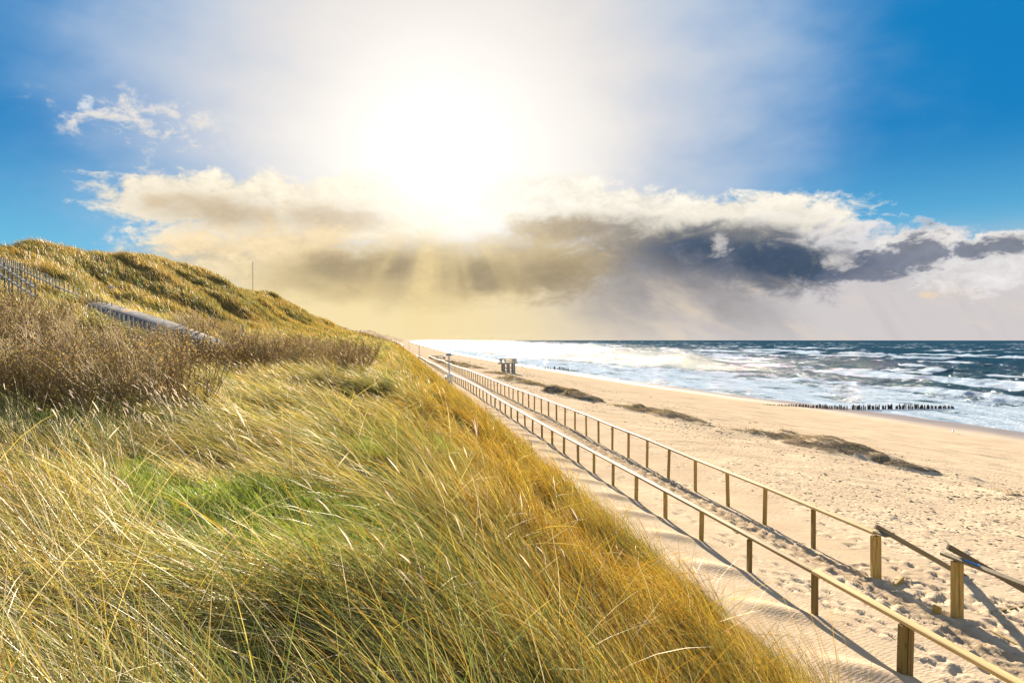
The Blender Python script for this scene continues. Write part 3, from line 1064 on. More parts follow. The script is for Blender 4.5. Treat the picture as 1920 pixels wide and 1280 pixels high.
def build_railings():
    post = bm_mesh('post', bev_box(0.095, 0.075, 2.0, 0.006, 1, (0, 0, -1.0)))
    post.materials.append(WOOD)
    bm = bev_box(0.11, 0.085, 2.2, 0.006, 1, (0, -0.046, -1.1))
    b2 = bm_mesh('tmp', bev_box(0.10, 0.08, 2.16, 0.006, 1, (0.004, 0.044, -1.09)))
    bm.from_mesh(b2)
    dbl = bm_mesh('post', bm)
    dbl.materials.append(WOOD)
    rail = rail_mesh(4.0)
    rail.materials.append(RAILW)
    yl = [7.05, 9.03] + [10.98 + 2.0 * k for k in range(90)]
    yl = [3.1, 5.07] + yl
    make_railing('long wooden handrail with short half-buried posts beside the grassy dune foot', 6.8, yl, post, dbl, rail, (2, 3))
    yr = [13.55, 15.55, 17.55, 19.55] + [21.6 + 2.03 * k for k in range(78)]
    root, tops = make_railing('long wooden handrail on the seaward side of the sandy path, ending at the steps', 9.6, yr, post, dbl, rail, (0,))
    cap = link('rail_end', bm_mesh('rail_end', bev_box(0.15, 0.34, 0.035, 0.004)), STEPW, root)
    cap.location = tops[0] - Vector(root.location) + Vector((0, -0.10, 0.012)) + PATH_DIR * -0.1
    cap.rotation_euler = (0, 0, PATH_RZ - math.pi / 2)
    st = link('sticker', bm_mesh('sticker', bev_box(0.102, 0.082, 0.16, 0.004)), YELLOW, root)
    k = min(range(len(tops)), key=lambda i: abs(960 + FPX * tops[i].x / tops[i].y - 993))
    st.location = tops[k] - Vector(root.location) - Vector((0, 0, 0.5))
    st.rotation_euler = (0, 0, PATH_RZ)
    st['label'] = 'yellow marker on one post'
    # the railing goes on towards the viewer after the gap for the steps
    yn = [11.6, 9.4, 7.3, 5.2]
    root = thing('wooden_railing', 'near handrail with a flat grey board and blue paint smear, this side of the steps', 'railing',
                 (x_of(9.6, yn[0]), yn[0], EYE - 4.8))
    base = Vector(root.location)
    tp = [Vector((float(x_of(9.6, y)), y, EYE - 3.72)) for y in yn]
    for i, t in enumerate(tp):
        o = link('post', dbl, None, root)
        o.location = t - base - Vector((0, 0, 0.03))
        o.rotation_euler = (0, 0, PATH_RZ)
    L = (tp[-1] - tp[0]).length + 0.4
    o = link('top_board', bm_mesh('top_board', bev_box(0.135, L, 0.045, 0.005)), STEPW, root)
    o.location = (tp[0] + tp[-1]) / 2 - base + PATH_DIR * 0.1
    o.rotation_euler = (0, 0, PATH_RZ - math.pi / 2)
    p = link('paint_smear', bm_mesh('paint_smear', bev_box(0.06, 0.30, 0.004, 0.001)), BLUE, root)
    p.location = tp[0] - base + Vector((0.02, 0, 0.0255)) - PATH_DIR * 0.28
    p.rotation_euler = (0, 0, PATH_RZ - math.pi / 2)
    # handrails of the buried steps down to the beach
    slope = 0.55
    for (y0, lab, ln, drop, ps) in ((13.5, 'sloping grey handrail down the steps, on the far side beside the thick double post', 3.5, 0.02, (2.75,)),
                                    (11.75, 'near sloping grey step handrail, its upper end poking over the flat board', 3.6, -0.11, (2.6,))):
        a = Vector((float(x_of(9.62, y0)), y0, EYE - 3.70 - drop)) + PATH_DIR * -0.02
        root = thing('step_handrail', lab, 'handrail', (a.x, a.y, EYE - 4.8), 0, 'handrails of the buried steps')
        base = Vector(root.location)
        s0 = a - SEA_DIR * 0.08 + Vector((0, 0, 0.08 * slope))
        s1 = a + SEA_DIR * ln - Vector((0, 0, ln * slope))
        d = s1 - s0
        ob = link('rail', bm_mesh('rail', bev_box(0.055, 0.095, d.length, 0.006, 1, (0, 0, d.length / 2))), STEPW, root)
        orient_rail(ob, s0 - base, s1 - base)
        for t in ps:
            q = a + SEA_DIR * t - Vector((0, 0, t * slope + 0.04))
            o = link('post', post, None, root)
            o.location = q - base
            o.rotation_euler = (0, 0, PATH_RZ)
    # edge boards of the path that the sand has not covered
    for (u_, y0, ln, lift, rz, lab) in ((9.83, 13.25, 0.6, 0.02, -0.95, 'short upright board in the sand behind the thick double post'),
                                        (9.42, 11.80, 0.16, 0.06, 0.05, 'short board end standing in the sand beside the near double post'),
                                        (9.75, 10.3, 1.7, -0.035, 0.0, 'thin edge board of the path, sanded in beside the near handrail'),
                                        (10.7, 12.0, 1.6, -0.035, -1.45, 'dark timber step edge showing through the sand under the sloping rails')):
        x = float(x_of(u_, y0))
        z = float(ground_at(x, y0)) + lift
        o = link('edge_board', bm_mesh('edge_board', bev_box(0.045, ln, 0.22, 0.005, 1, (0, 0, -0.06))), WOOD)
        o.location = (x, y0, z)
        o.rotation_euler = (0.03, 0.05, PATH_RZ - math.pi / 2 + rz)
        tag(o, lab, 'board', 'loose boards along the path')


build_railings()


def lathe(prof, n=16):
    bm = bmesh.new()
    rings = []
    for r, z in prof:
        if r < 1e-5:
            rings.append([bm.verts.new((0, 0, z))])
        else:
            rings.append([bm.verts.new((r * math.cos(2 * math.pi * k / n), r * math.sin(2 * math.pi * k / n), z)) for k in range(n)])
    for a, b in zip(rings[:-1], rings[1:]):
        for k in range(n):
            p, q = (a[k % len(a)], a[(k + 1) % len(a)]), (b[(k + 1) % len(b)], b[k % len(b)])
            f = list(dict.fromkeys(p + q))
            if len(f) > 2:
                bm.faces.new(f)
    bmesh.ops.recalc_face_normals(bm, faces=bm.faces)
    return bm


def build_lamps():
    pole = bm_mesh('pole', lathe([(0.13, -0.3), (0.13, 0.5), (0.075, 0.55), (0.065, 3.6), (0.0, 3.61)], 12), True)
    pole.materials.append(METAL)
    shade = bm_mesh('lamp_shade', lathe([(0.0, 4.03), (0.16, 4.00), (0.30, 3.90), (0.38, 3.74), (0.385, 3.72), (0.36, 3.72), (0.28, 3.86), (0.0, 3.95)], 18), True)
    shade.materials.append(DOME)
    globe = bm_mesh('lamp_globe', lathe([(0.0, 3.60), (0.12, 3.60), (0.19, 3.68), (0.20, 3.78), (0.0, 3.84)], 14), True)
    globe.materials.append(WHITE)
    first = None
    for (u_, y, lab) in ((6.35, 76, 'nearest grey street lamp with a blue domed shade, beside the handrail and bench'),
                         (6.2, 156, 'middle street lamp with a domed shade, standing where the inland handrail turns dark'),
                         (8.0, 318, 'farthest and smallest street lamp, standing above the end of the handrails')):
        x = float(x_of(u_, y))
        z = float(ground_at(x, y))
        if y < 100:
            z = EYE - 5.85 + 0.35
        if first is None:
            first = thing('street_lamp', lab, 'street lamp', (x, y, z), 0, 'street lamps along the path')
            link('pole', pole, None, first)
            sh = link('lamp_shade', shade, None, first)
            link('lamp_globe', globe, None, sh)
        else:
            c = copy_tree(first)
            c.location = (x, y, z)
            c['label'] = lab


build_lamps()


def build_bench():
    y, u_ = 73.0, 5.9
    x = float(x_of(u_, y))
    z = float(ground_at(x, y))
    b = thing('bench', 'small wooden bench beside the nearest lamp, backed against the handrail', 'bench', (x, y, z), PATH_RZ - math.pi / 2)
    link('seat', bm_mesh('seat', bev_box(0.42, 1.8, 0.06, 0.01, 1, (0, 0, 0.45))), GREYW, b)
    link('backrest', bm_mesh('backrest', bev_box(0.05, 1.8, 0.34, 0.01, 1, (0.24, 0, 0.74))), GREYW, b)
    for s in (-0.75, 0.75):
        link('leg', bm_mesh('leg', bev_box(0.40, 0.08, 0.52, 0.01, 1, (0, s, 0.16))), GREYW, b)
    y = 70.5
    x = float(x_of(5.95, y))
    z = float(ground_at(x, y))
    t = thing('litter_bin', 'round white litter bin at the dune foot in front of the bench', 'bin', (x, y, z))
    link('bin_body', bm_mesh('bin_body', lathe([(0.0, -0.1), (0.26, -0.1), (0.30, 0.62), (0.28, 0.66)], 16), True), WHITE, t)
    link('lid', bm_mesh('lid', lathe([(0.0, 0.90), (0.18, 0.86), (0.30, 0.74), (0.31, 0.66), (0.0, 0.66)], 16), True), WHITE, t)


build_bench()


# ------------------------------------------------------------------ lookout rail at the far end of the path
def build_far_steps():
    y0 = 172.0
    a = Vector((float(x_of(9.75, y0)), y0, EYE - 3.75 - 0.45))
    r = thing('lookout_railing', 'wooden landing railing jutting out to the beach at the far end of the seaward handrail', 'railing', (a.x, a.y, a.z - 1.1))
    base = Vector(r.location)
    far = a + PATH_DIR * 5.0
    e, f = a + SEA_DIR * 3.6, far + SEA_DIR * 3.6
    for p, q in ((a, e), (far, f), (e, f)):
        for dz in (0.0, -0.5):
            bar('rail', p - base + Vector((0, 0, dz)), q - base + Vector((0, 0, dz)), 0.13, 0.09, GREYW, r)
    for p in (a, a + SEA_DIR * 1.8, e, far, far + SEA_DIR * 1.8, f, e + PATH_DIR * 2.5):
        bar('post', p - base - Vector((0, 0, 2.4)), p - base + Vector((0, 0, 0.05)), 0.16, 0.16, GREYW, r)
    bm = bev_box(3.7, 5.0, 0.12, 0.01)
    o = link('deck', bm_mesh('deck', bm), GREYW, r)
    o.location = (a + SEA_DIR * 1.8 + PATH_DIR * 2.5) - base - Vector((0, 0, 1.1))
    o.rotation_euler = (0, 0, PATH_RZ - math.pi / 2)
    bm = bmesh.new()
    rows = 16
    o = bar('gate_post', far - base - PATH_DIR * 5.2 - SEA_DIR * 2.6 - Vector((0, 0, 1.3)), far - base - PATH_DIR * 5.2 - SEA_DIR * 2.6 + Vector((0, 0, 0.2)), 0.2, 0.2, GREYW, r)


build_far_steps()


# ------------------------------------------------------------------ pile platform on the beach, people, groynes, birds
def build_platform():
    u_, y, x, z = hit(952, 697.5)
    H = 17.0 * y / FPX
    W = 31.0 * y / FPX
    r = thing('beach_platform', 'raised pile platform with pale panels and railings standing on the open beach', 'platform', (x, y, z), math.radians(4))
    dep = W * 0.45
    link('deck', bm_mesh('deck', bev_box(W * 1.12, dep * 1.1, 0.28, 0.02, 1, (0, 0, H))), GREYW, r)
    for fx in (-0.34, -0.22, -0.02, 0.07, 0.27, 0.33, 0.40):
        for fy in (-0.4, 0.4):
            bar('pile', (W * fx, dep * fy, -1.0), (W * fx, dep * fy, H - 0.1), 0.30, 0.30, GREYW, r, 8)
    for (x0, x1) in ((-0.22, -0.02), (0.07, 0.27)):
        bar('brace', (W * x0, -dep * 0.4, H * 0.55), (W * x1, -dep * 0.4, H * 0.40), 0.16, 0.16, GREYW, r)
        bar('brace', (W * x0, -dep * 0.4, H * 0.08), (W * x1, -dep * 0.4, H * 0.30), 0.16, 0.16, GREYW, r)
    top = H + 9.6 * y / FPX * 0.85
    for fx in (-0.5, -0.42, -0.36, -0.18, 0.27, 0.36, 0.43, 0.5):
        for fy in (-0.5, 0.5):
            bar('rail_post', (W * fx, dep * fy, H), (W * fx, dep * fy, top), 0.14, 0.14, GREYW, r)
    for zz in (top, (top + H) / 2):
        for fy in (-0.5, 0.5):
            bar('rail', (-W * 0.52, dep * fy, zz), (W * 0.52, dep * fy, zz), 0.13, 0.13, GREYW, r)
        for fx in (-0.5, 0.5):
            bar('rail', (W * fx, -dep * 0.5, zz), (W * fx, dep * 0.5, zz), 0.13, 0.13, GREYW, r)
    for (x0, x1) in ((-0.165, 0.035), (0.055, 0.255)):
        o = link('panel', bm_mesh('panel', bev_box(W * (x1 - x0), 0.05, (top - H) * 0.9, 0.01)), CANVAS, r)
        o.location = (W * (x0 + x1) / 2, -dep * 0.5 - 0.02, (top + H) / 2 + 0.1)
    bar('beam', (-W * 0.62, -dep * 0.2, H - 0.05), (W * 0.62, -dep * 0.2, H - 0.05), 0.22, 0.22, GREYW, r)


build_platform()


def build_person():
    u_, y, x, z = hit(979.2, 689.0)
    verts = {'pelvis': (0, 0, 0.95, .17, .12), 'chest': (0.02, 0, 1.32, .19, .13), 'neck': (0.03, 0, 1.50, .07, .07), 'head': (0.05, 0, 1.62, .10, .11), 'crown': (0.05, 0, 1.74, .085, .09),
             'kl': (0.03, .10, 0.5, .09, .09), 'fl': (-0.10, .10, 0.06, .06, .06), 'tl': (0.06, .10, 0.02, .05, .04),
             'kr': (0.12, -.10, 0.5, .09, .09), 'fr': (0.16, -.10, 0.06, .06, .06), 'tr': (0.32, -.10, 0.02, .05, .04),
             'sl': (0.0, .22, 1.42, .08, .08), 'el': (-0.06, .29, 1.14, .06, .06), 'hl': (0.06, .28, 0.90, .04, .04),
             'sr': (0.0, -.22, 1.42, .08, .08), 'er': (0.05, -.29, 1.14, .06, .06), 'hr': (0.18, -.26, 0.92, .04, .04)}
    names = list(verts)
    E = [('pelvis', 'chest'), ('chest', 'neck'), ('neck', 'head'), ('head', 'crown'), ('pelvis', 'kl'), ('kl', 'fl'), ('fl', 'tl'), ('pelvis', 'kr'), ('kr', 'fr'), ('fr', 'tr'),
         ('chest', 'sl'), ('sl', 'el'), ('el', 'hl'), ('chest', 'sr'), ('sr', 'er'), ('er', 'hr')]
    me = bpy.data.meshes.new('person')
    me.from_pydata([verts[n][:3] for n in names], [(names.index(a), names.index(b)) for a, b in E], [])
    o = link('person', me, BLACK)
    sk = o.modifiers.new('skin', 'SKIN')
    for i, n in enumerate(names):
        me.skin_vertices[0].data[i].radius = verts[n][3:5]
        me.skin_vertices[0].data[i].use_root = (i == 0)
    o.modifiers.new('sub', 'SUBSURF').levels = 1
    o.modifiers['sub'].render_levels = 1
    o.location = (x, y, z)
    o.rotation_euler = (0, 0, 1.9)
    tag(o, 'lone person in dark clothes walking on the beach right of the pile platform', 'person')


build_person()


def build_groynes():
    rng = random.Random(3)
    meshes = []
    for k in range(4):
        bm = lathe([(0.13, -2.5), (0.12 + 0.012 * k, 0.2), (0.11, 0.55), (0.08 - 0.012 * k, 0.62), (0.0, 0.60 + 0.05 * k)], 8)
        for v in bm.verts:
            if v.co.z > 0.3:
                v.co.x += rng.uniform(-.03, .03)
                v.co.z += rng.uniform(-.05, .05)
        me = bm_mesh('groyne_stake', bm)
        me.materials.append(DARKW)
        meshes.append(me)

    def row(p0, p1, n, hfun, lab, grp):
        a, b = np.array(p0), np.array(p1)
        for i in range(n):
            t = (i + rng.uniform(-0.35, 0.35)) / n
            x, y = a + (b - a) * t
            z = max(float(ground_at(x, y)), 0.25)
            hh = hfun(t) * rng.uniform(0.55, 1.15)
            if rng.random() < 0.06:
                continue
            o = link('groyne_stake', rng.choice(meshes))
            o.location = (x, y + rng.uniform(-.12, .12), z - 0.6 + hh)
            o.rotation_euler = (rng.uniform(-.08, .08), rng.uniform(-.10, .10), rng.uniform(0, 6))
            o.scale = (rng.uniform(0.8, 1.25), rng.uniform(0.8, 1.2), 1)
            tag(o, lab, 'stake', grp)
    u0, y0, x0, z0 = hit(1432, 758.5)
    y1 = 138.0
    x1 = (1790 - 960) / FPX * y1
    row((x0, y0), (x1, y1), 112, lambda t: 0.10 + 0.62 * min(1, t * 3.2) * (1 - 0.55 * max(0, t - 0.75) / 0.25), 'dark weathered stake in the near groyne row crossing the wet sand into the surf', 'stakes of the near groyne')
    u0, y0, x0, z0 = hit(1004, 690)
    u1, y1, x1, z1 = hit(1068, 695.5)
    row((x0, y0), (x1, y1), 34, lambda t: 0.2 + 1.2 * min(1, t * 2.0) * (1 - 0.6 * max(0, t - 0.8) / 0.2), 'dark stake in the small distant groyne row past the pile platform', 'stakes of the far groyne')


build_groynes()


def build_birds():
    def bird(x, y, z, rz, s, lab, grp):
        bm = lathe([(0.0, -0.22), (0.05, -0.17), (0.09, -0.02), (0.075, 0.12), (0.045, 0.19), (0.0, 0.23)], 10)
        bmesh.ops.rotate(bm, matrix=Matrix.Rotation(math.radians(82), 3, 'Y'), verts=bm.verts)
        bmesh.ops.translate(bm, vec=(0, 0, 0.22), verts=bm.verts)
        hd = bmesh.new()
        bmesh.ops.create_uvsphere(hd, u_segments=10, v_segments=8, radius=0.05)
        bmesh.ops.translate(hd, vec=(0.22, 0, 0.31), verts=hd.verts)
        t_ = bpy.data.meshes.new('t')
        hd.to_mesh(t_)
        hd.free()
        bm.from_mesh(t_)
        r = thing('gull', lab, 'gull', (x, y, z), rz, grp)
        r.scale = (s, s, s)
        link('body', bm_mesh('body', bm, True), WHITE, r)
        for sy in (-1, 1):
            w = bmesh.new()
            vs_ = [w.verts.new(c) for c in ((0.10, .06 * sy, .27), (-0.02, .095 * sy, .26), (-0.30, .03 * sy, .25), (-0.1, .09 * sy, .18), (0.10, .08 * sy, .20), (-0.02, .10 * sy, .235))]
            for f in ((0, 1, 5), (0, 5, 4), (4, 5, 3), (5, 1, 2), (5, 2, 3)):
                w.faces.new([vs_[i] for i in f])
            link('wing', bm_mesh('wing', w), METAL, r)
            bar('leg', (0, .03 * sy, 0), (0, .03 * sy, .17), .012, .012, YELLOW, r)
        bk = bmesh.new()
        add_bar(bk, (0.26, 0, 0.31), (0.33, 0, 0.295), 0.018)
        link('beak', bm_mesh('beak', bk), YELLOW, r)
    for (px, py, rz, s, lab) in ((1549, 748, 0.6, 2.0, 'gull standing in the foam beyond the near groyne'), (1405, 738, 2.2, 1.6, 'small gull at the edge of the foam left of the near groyne'),
                                 (1787, 812, 1.0, 1.3, 'gull on the wet sand right of the near groyne')):
        u_, y, x, z = hit(px, py)
        bird(x, y, max(z, 0.0), rz, s, lab, 'gulls at the water line')
    u_, y, x, z = hit(207, 555)
    bird(x, y, z + 0.55, 0.3, 1.3, 'white bird sitting in the grass of the big dune above the pale path', None)


build_birds()


# ------------------------------------------------------------------ fences on the dune, mast, far fences
def build_dune_fences():
    pk = bm_mesh('picket', bev_box(0.085, 0.05, 1.5, 0.01, 1, (0, 0, -0.75)))
    pk.materials.append(GREYW)

    def at(px, py, y):
        return Vector(((px - 960) / FPX * y, y, EYE + (LEVEL - py) / FPX * y))

    def fence(lab, tops, n, rails, big=()):
        base = tops[0] - Vector((0, 0, 1.0))
        r = thing('picket_fence', lab, 'fence', base, 0)
        P = []
        for i in range(n):
            t = i / (n - 1) * (len(tops) - 1)
            k = min(int(t), len(tops) - 2)
            P.append(tops[k].lerp(tops[k + 1], t - k))
        d = (tops[-1] - tops[0])
        rz = math.atan2(d.y, d.x)
        rg = random.Random(n)
        for i, p in enumerate(P):
            o = link('picket', pk, None, r)
            o.location = p - base + Vector((0, 0, 0.18 + rg.uniform(-.03, .03)))
            o.rotation_euler = (rg.uniform(-.03, .03), rg.uniform(-.03, .03), rz)
            if i in big:
                o.scale = (1.5, 1.5, 1.1)
        for dz in rails:
            for a, b in zip(tops[:-1], tops[1:]):
                bar('rail', a - base + Vector((0, -0.07, dz + 0.15)), b - base + Vector((0, -0.07, dz + 0.15)), 0.06, 0.13, GREYW, r)
        return r
    fence('short grey picket fence on two rails, on the golden slope at the left edge',
          [at(-60, 470, 33.0), at(0, 494, 32.5), at(66, 537, 32)], 17, (-0.2, -0.62))
    fence('grey picket fence running down the far side of the pale dune path',
          [at(-60, 470, 47.5), at(0, 486, 44.5), at(44, 500, 42.3), at(110, 530, 40.4), at(210, 573, 38.4)], 46, (-0.40,), (21,))
    # loose pickets along the near side of the pale path
    rg = random.Random(9)
    for i in range(17):
        t = i / 16
        y = 34.6 - 2.2 * t
        px, py = 180 + (318 - 180) * t, 583 + (629 - 583) * t
        o = link('path_post', pk)
        p = at(px, py, y)
        o.location = p + Vector((0, 0, 0.28))
        o.rotation_euler = (rg.uniform(-.04, .04), rg.uniform(-.04, .04), 1.0)
        o.scale = (0.95, 0.95, 1.0)
        tag(o, 'short grey wooden post in the row on the near side of the pale dune path', 'post', 'short posts along the dune path')
    y = 38.0
    o = link('marker_post', bm_mesh('marker_post', bev_box(0.10, 0.10, 1.6, 0.01, 1, (0, 0, -0.8))), GREYW)
    o.location = at(455, 609, y)
    tag(o, 'single grey post standing alone above the brown thicket', 'post')
    # mast
    y = 200.0
    foot = at(474, 536, y)
    top = at(474, 490, y)
    r = thing('mast', 'thin pale mast held by guy wires on the crest of the big dune', 'mast', foot)
    L = top.z - foot.z
    bar('pole', (0, 0, -1.5), (0, 0, L), 0.17, 0.17, METAL, r, 8)
    for a in (0.2, 2.3, 4.4):
        bar('guy_wire', (0, 0, L * 0.85), (math.cos(a) * 3.5, math.sin(a) * 3.5, -0.6), 0.018, 0.018, DARKW, r, 3)

    # fences on the distant dunes
    def rail_fence(lab, pts, n, ph=1.2, w=0.16, nrail=2):
        P = []
        for i in range(n):
            t = i / (n - 1) * (len(pts) - 1)
            k = min(int(t), len(pts) - 2)
            u_ = pts[k][0] + (pts[k + 1][0] - pts[k][0]) * (t - k)
            y_ = pts[k][1] + (pts[k + 1][1] - pts[k][1]) * (t - k)
            x_ = float(x_of(u_, y_))
            P.append(Vector((x_, y_, float(ground_at(x_, y_)))))
        r = thing('dune_fence', lab, 'fence', P[0], 0, 'post and rail fences on the far dunes')
        for p in P:
            bar('post', p - P[0] - Vector((0, 0, 0.6)), p - P[0] + Vector((0, 0, ph)), w, w, WOOD, r)
        for a, b in zip(P[:-1], P[1:]):
            for k in range(nrail):
                z = Vector((0, 0, ph * (0.92 - 0.42 * k)))
                bar('rail', a - P[0] + z, b - P[0] + z, w * 0.6, w * 0.7, WOOD, r)
    rail_fence('two-rail wooden fence running down the end of the big dune against the yellow sky', [(-37.5, 390), (-30, 430), (-22, 470)], 8, 2.2, 0.3)
    rail_fence('wooden fence across the distant sandy dunes behind the thicket', [(-30, 300), (-14, 295), (-9, 330)], 11, 1.7, 0.22)
    rail_fence('small post fence running down the distant dune foot to the beach', [(-6, 300), (0, 310), (3, 290), (4.6, 270)], 10, 1.6, 0.2, 1)


build_dune_fences()

# ------------------------------------------------------------------ grass
def mat_blade(name, trans=0.45, rough=0.4, gloss=0.07):
    m, nt, out = new_mat(name)
    col = attr(nt, 'col', True)
    d = nt.nodes.new('ShaderNodeBsdfDiffuse')
    t = nt.nodes.new('ShaderNodeBsdfTranslucent')
    g = nt.nodes.new('ShaderNodeBsdfGlossy')
    g.inputs['Roughness'].default_value = rough
    g.inputs['Color'].default_value = (0.9, 0.85, 0.75, 1)
    nt.links.new(col, d.inputs['Color'])
    nt.links.new(col, t.inputs['Color'])
    a = nt.nodes.new('ShaderNodeMixShader')
    a.inputs[0].default_value = trans
    nt.links.new(d.outputs[0], a.inputs[1])
    nt.links.new(t.outputs[0], a.inputs[2])
    b = nt.nodes.new('ShaderNodeMixShader')
    b.inputs[0].default_value = gloss
    nt.links.new(a.outputs[0], b.inputs[1])
    nt.links.new(g.outputs[0], b.inputs[2])
    nt.links.new(b.outputs[0], out.inputs['Surface'])
    return m


BLADE = mat_blade('grass blade', 0.45, 0.45, 0.05)


def unit(v):
    return v / np.maximum(np.linalg.norm(v, axis=-1, keepdims=True), 1e-9)


def normals_at(u, y):
    e = 0.12 + np.abs(y) * 0.003
    hx = (ground_h(u + e, y, False) - ground_h(u - e, y, False)) / (2 * e)
    hy = (ground_h(u + TAN * e, y + e, False) - ground_h(u - TAN * e, y - e, False)) / (2 * e)
    return unit(np.stack([-hx, -hy, np.ones_like(hx)], -1))


def ribbons(P, N, az, L, w, th0, th1, c0, c1, segs, twist, wprof=None, power=0.8):
    """curved tapering blades: roots P, up N, lean towards azimuth az, bending from th0 to th1"""
    n = len(P)
    D = np.stack([np.cos(az), np.sin(az), np.zeros(n)], -1)
    T = unit(D - N * (D * N).sum(-1, keepdims=True))
    B = np.cross(N, T)
    pts, sides = [P], []
    cur = P.copy()
    for s in range(segs):
        th = th0 + (th1 - th0) * ((s + 0.5) / segs) ** power
        d = N * np.cos(th)[:, None] + T * np.sin(th)[:, None]
        side = B * np.cos(twist)[:, None] + np.cross(B, d) * np.sin(twist)[:, None]
        sides.append(side)
        cur = cur + d * (L / segs)[:, None]
        pts.append(cur.copy())
    V = np.zeros((n, 2 * segs + 1, 3), np.float32)
    C = np.zeros((n, 2 * segs + 1, 3), np.float32)
    for s in range(segs):
        t = s / segs
        ww = w * ((1 - 0.75 * t ** 1.6) if wprof is None else wprof[s])
        V[:, 2 * s] = pts[s] - sides[s] * ww[:, None] * 0.5
        V[:, 2 * s + 1] = pts[s] + sides[s] * ww[:, None] * 0.5
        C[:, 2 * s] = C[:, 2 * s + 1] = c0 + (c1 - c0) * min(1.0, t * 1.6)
    V[:, -1] = pts[-1]
    C[:, -1] = c1
    base = np.arange(n)[:, None] * (2 * segs + 1)
    q = []
    for s in range(segs - 1):
        q.append(np.concatenate([base + 2 * s, base + 2 * s + 1, base + 2 * s + 3, base + 2 * s + 2], 1))
    q = np.concatenate(q) if q else np.zeros((0, 4), int)
    t = np.concatenate([base + 2 * segs - 2, base + 2 * segs - 1, base + 2 * segs], 1)
    return V.reshape(-1, 3), C.reshape(-1, 3), q, t, pts[-1], d


class Acc:
    def __init__(self): self.V, self.C, self.Q, self.T, self.n = [], [], [], [], 0

    def add(self, V, C, q, t):
        self.V.append(V); self.C.append(C); self.Q.append(q + self.n); self.T.append(t + self.n)
        self.n += len(V)

    def build(self, name, mat):
        me = np_mesh(name, np.concatenate(self.V), np.concatenate(self.Q), np.concatenate(self.T), True)
        set_attr(me, 'col', np.concatenate(self.C), 'FLOAT_COLOR')
        o = link(name, me, mat)
        o['kind'] = 'stuff'
        return o


GOLD = np.array([[0.46, 0.275, 0.022], [0.40, 0.215, 0.016], [0.52, 0.35, 0.045], [0.31, 0.15, 0.015]])
STRAW = np.array([[0.60, 0.46, 0.15], [0.58, 0.45, 0.11], [0.52, 0.41, 0.08], [0.66, 0.54, 0.27]])
GREEN = np.array([[0.15, 0.19, 0.035], [0.20, 0.22, 0.045], [0.09, 0.145, 0.03], [0.24, 0.24, 0.06]])
LUSH = np.array([[0.19, 0.27, 0.026], [0.28, 0.35, 0.035], [0.10, 0.18, 0.025], [0.36, 0.38, 0.06]])

# hollows where short green grass grows instead of marram: image point, half sizes across and along
HOLLOWS = []
for _px, _py, _a, _b in ((480, 985, 1.3, 0.9), (400, 935, 0.9, 0.8), (610, 975, 0.9, 0.7), (520, 1060, 1.0, 0.55), (170, 890, 0.8, 0.7), (330, 905, 0.9, 0.8),
                         (700, 1010, 0.5, 0.4)):
    _u, _y, _x, _z = hit(_px, _py)
    HOLLOWS.append((_u, _y, _a, _b))


def hollow(u, y):
    f = np.zeros_like(u)
    for (hu, hy, a, b) in HOLLOWS:
        f = np.maximum(f, np.exp(-(((u - hu) / a) ** 2 + ((y - hy) / b) ** 2)))
    g = sstep(fbm(u / 1.2 + 9, y / 0.9, 3, 193), 0.60, 0.70) * (1 - sstep(u, 0.8, 2.2)) * (1 - sstep(y, 13, 18)) * sstep(y, 5.4, 6.4)
    return np.maximum(f * (0.45 + 1.1 * fbm(u / 0.45, y / 0.35, 3, 191)), g * 0.8)


THICKET = []                                   # filled before the grass: u, y, radius of every shrub


def place_thicket():
    rng = random.Random(21)
    y = 13.6
    while y < 47:
        # left and right edge of the thicket at this distance, from the photograph
        if y < 25:
            xl, xr = -90, 330 - (y - 13.6) * 3
        else:
            xl, xr = 330, 698
        X0, X1 = (xl - 960) / FPX * y, (xr - 960) / FPX * y
        if y >= 25:
            X1 = min(X1, float(x_of(0.3, y)))
        x = X0
        while x < X1:
            xx, yy = x + rng.uniform(-.35, .35), y + rng.uniform(-.4, .4)
            THICKET.append((xx, yy))
            x += 0.95 if y < 25 else 1.15
        y += 1.0 if y < 20 else (1.5 if y < 25 else 1.9)


place_thicket()
_TH = np.array(THICKET)


def thicket_mask(x, y):
    m = np.zeros(len(x), bool)
    for (a, b) in _TH:
        m |= (x - a) ** 2 + (y - b) ** 2 < 0.55 ** 2
    return m


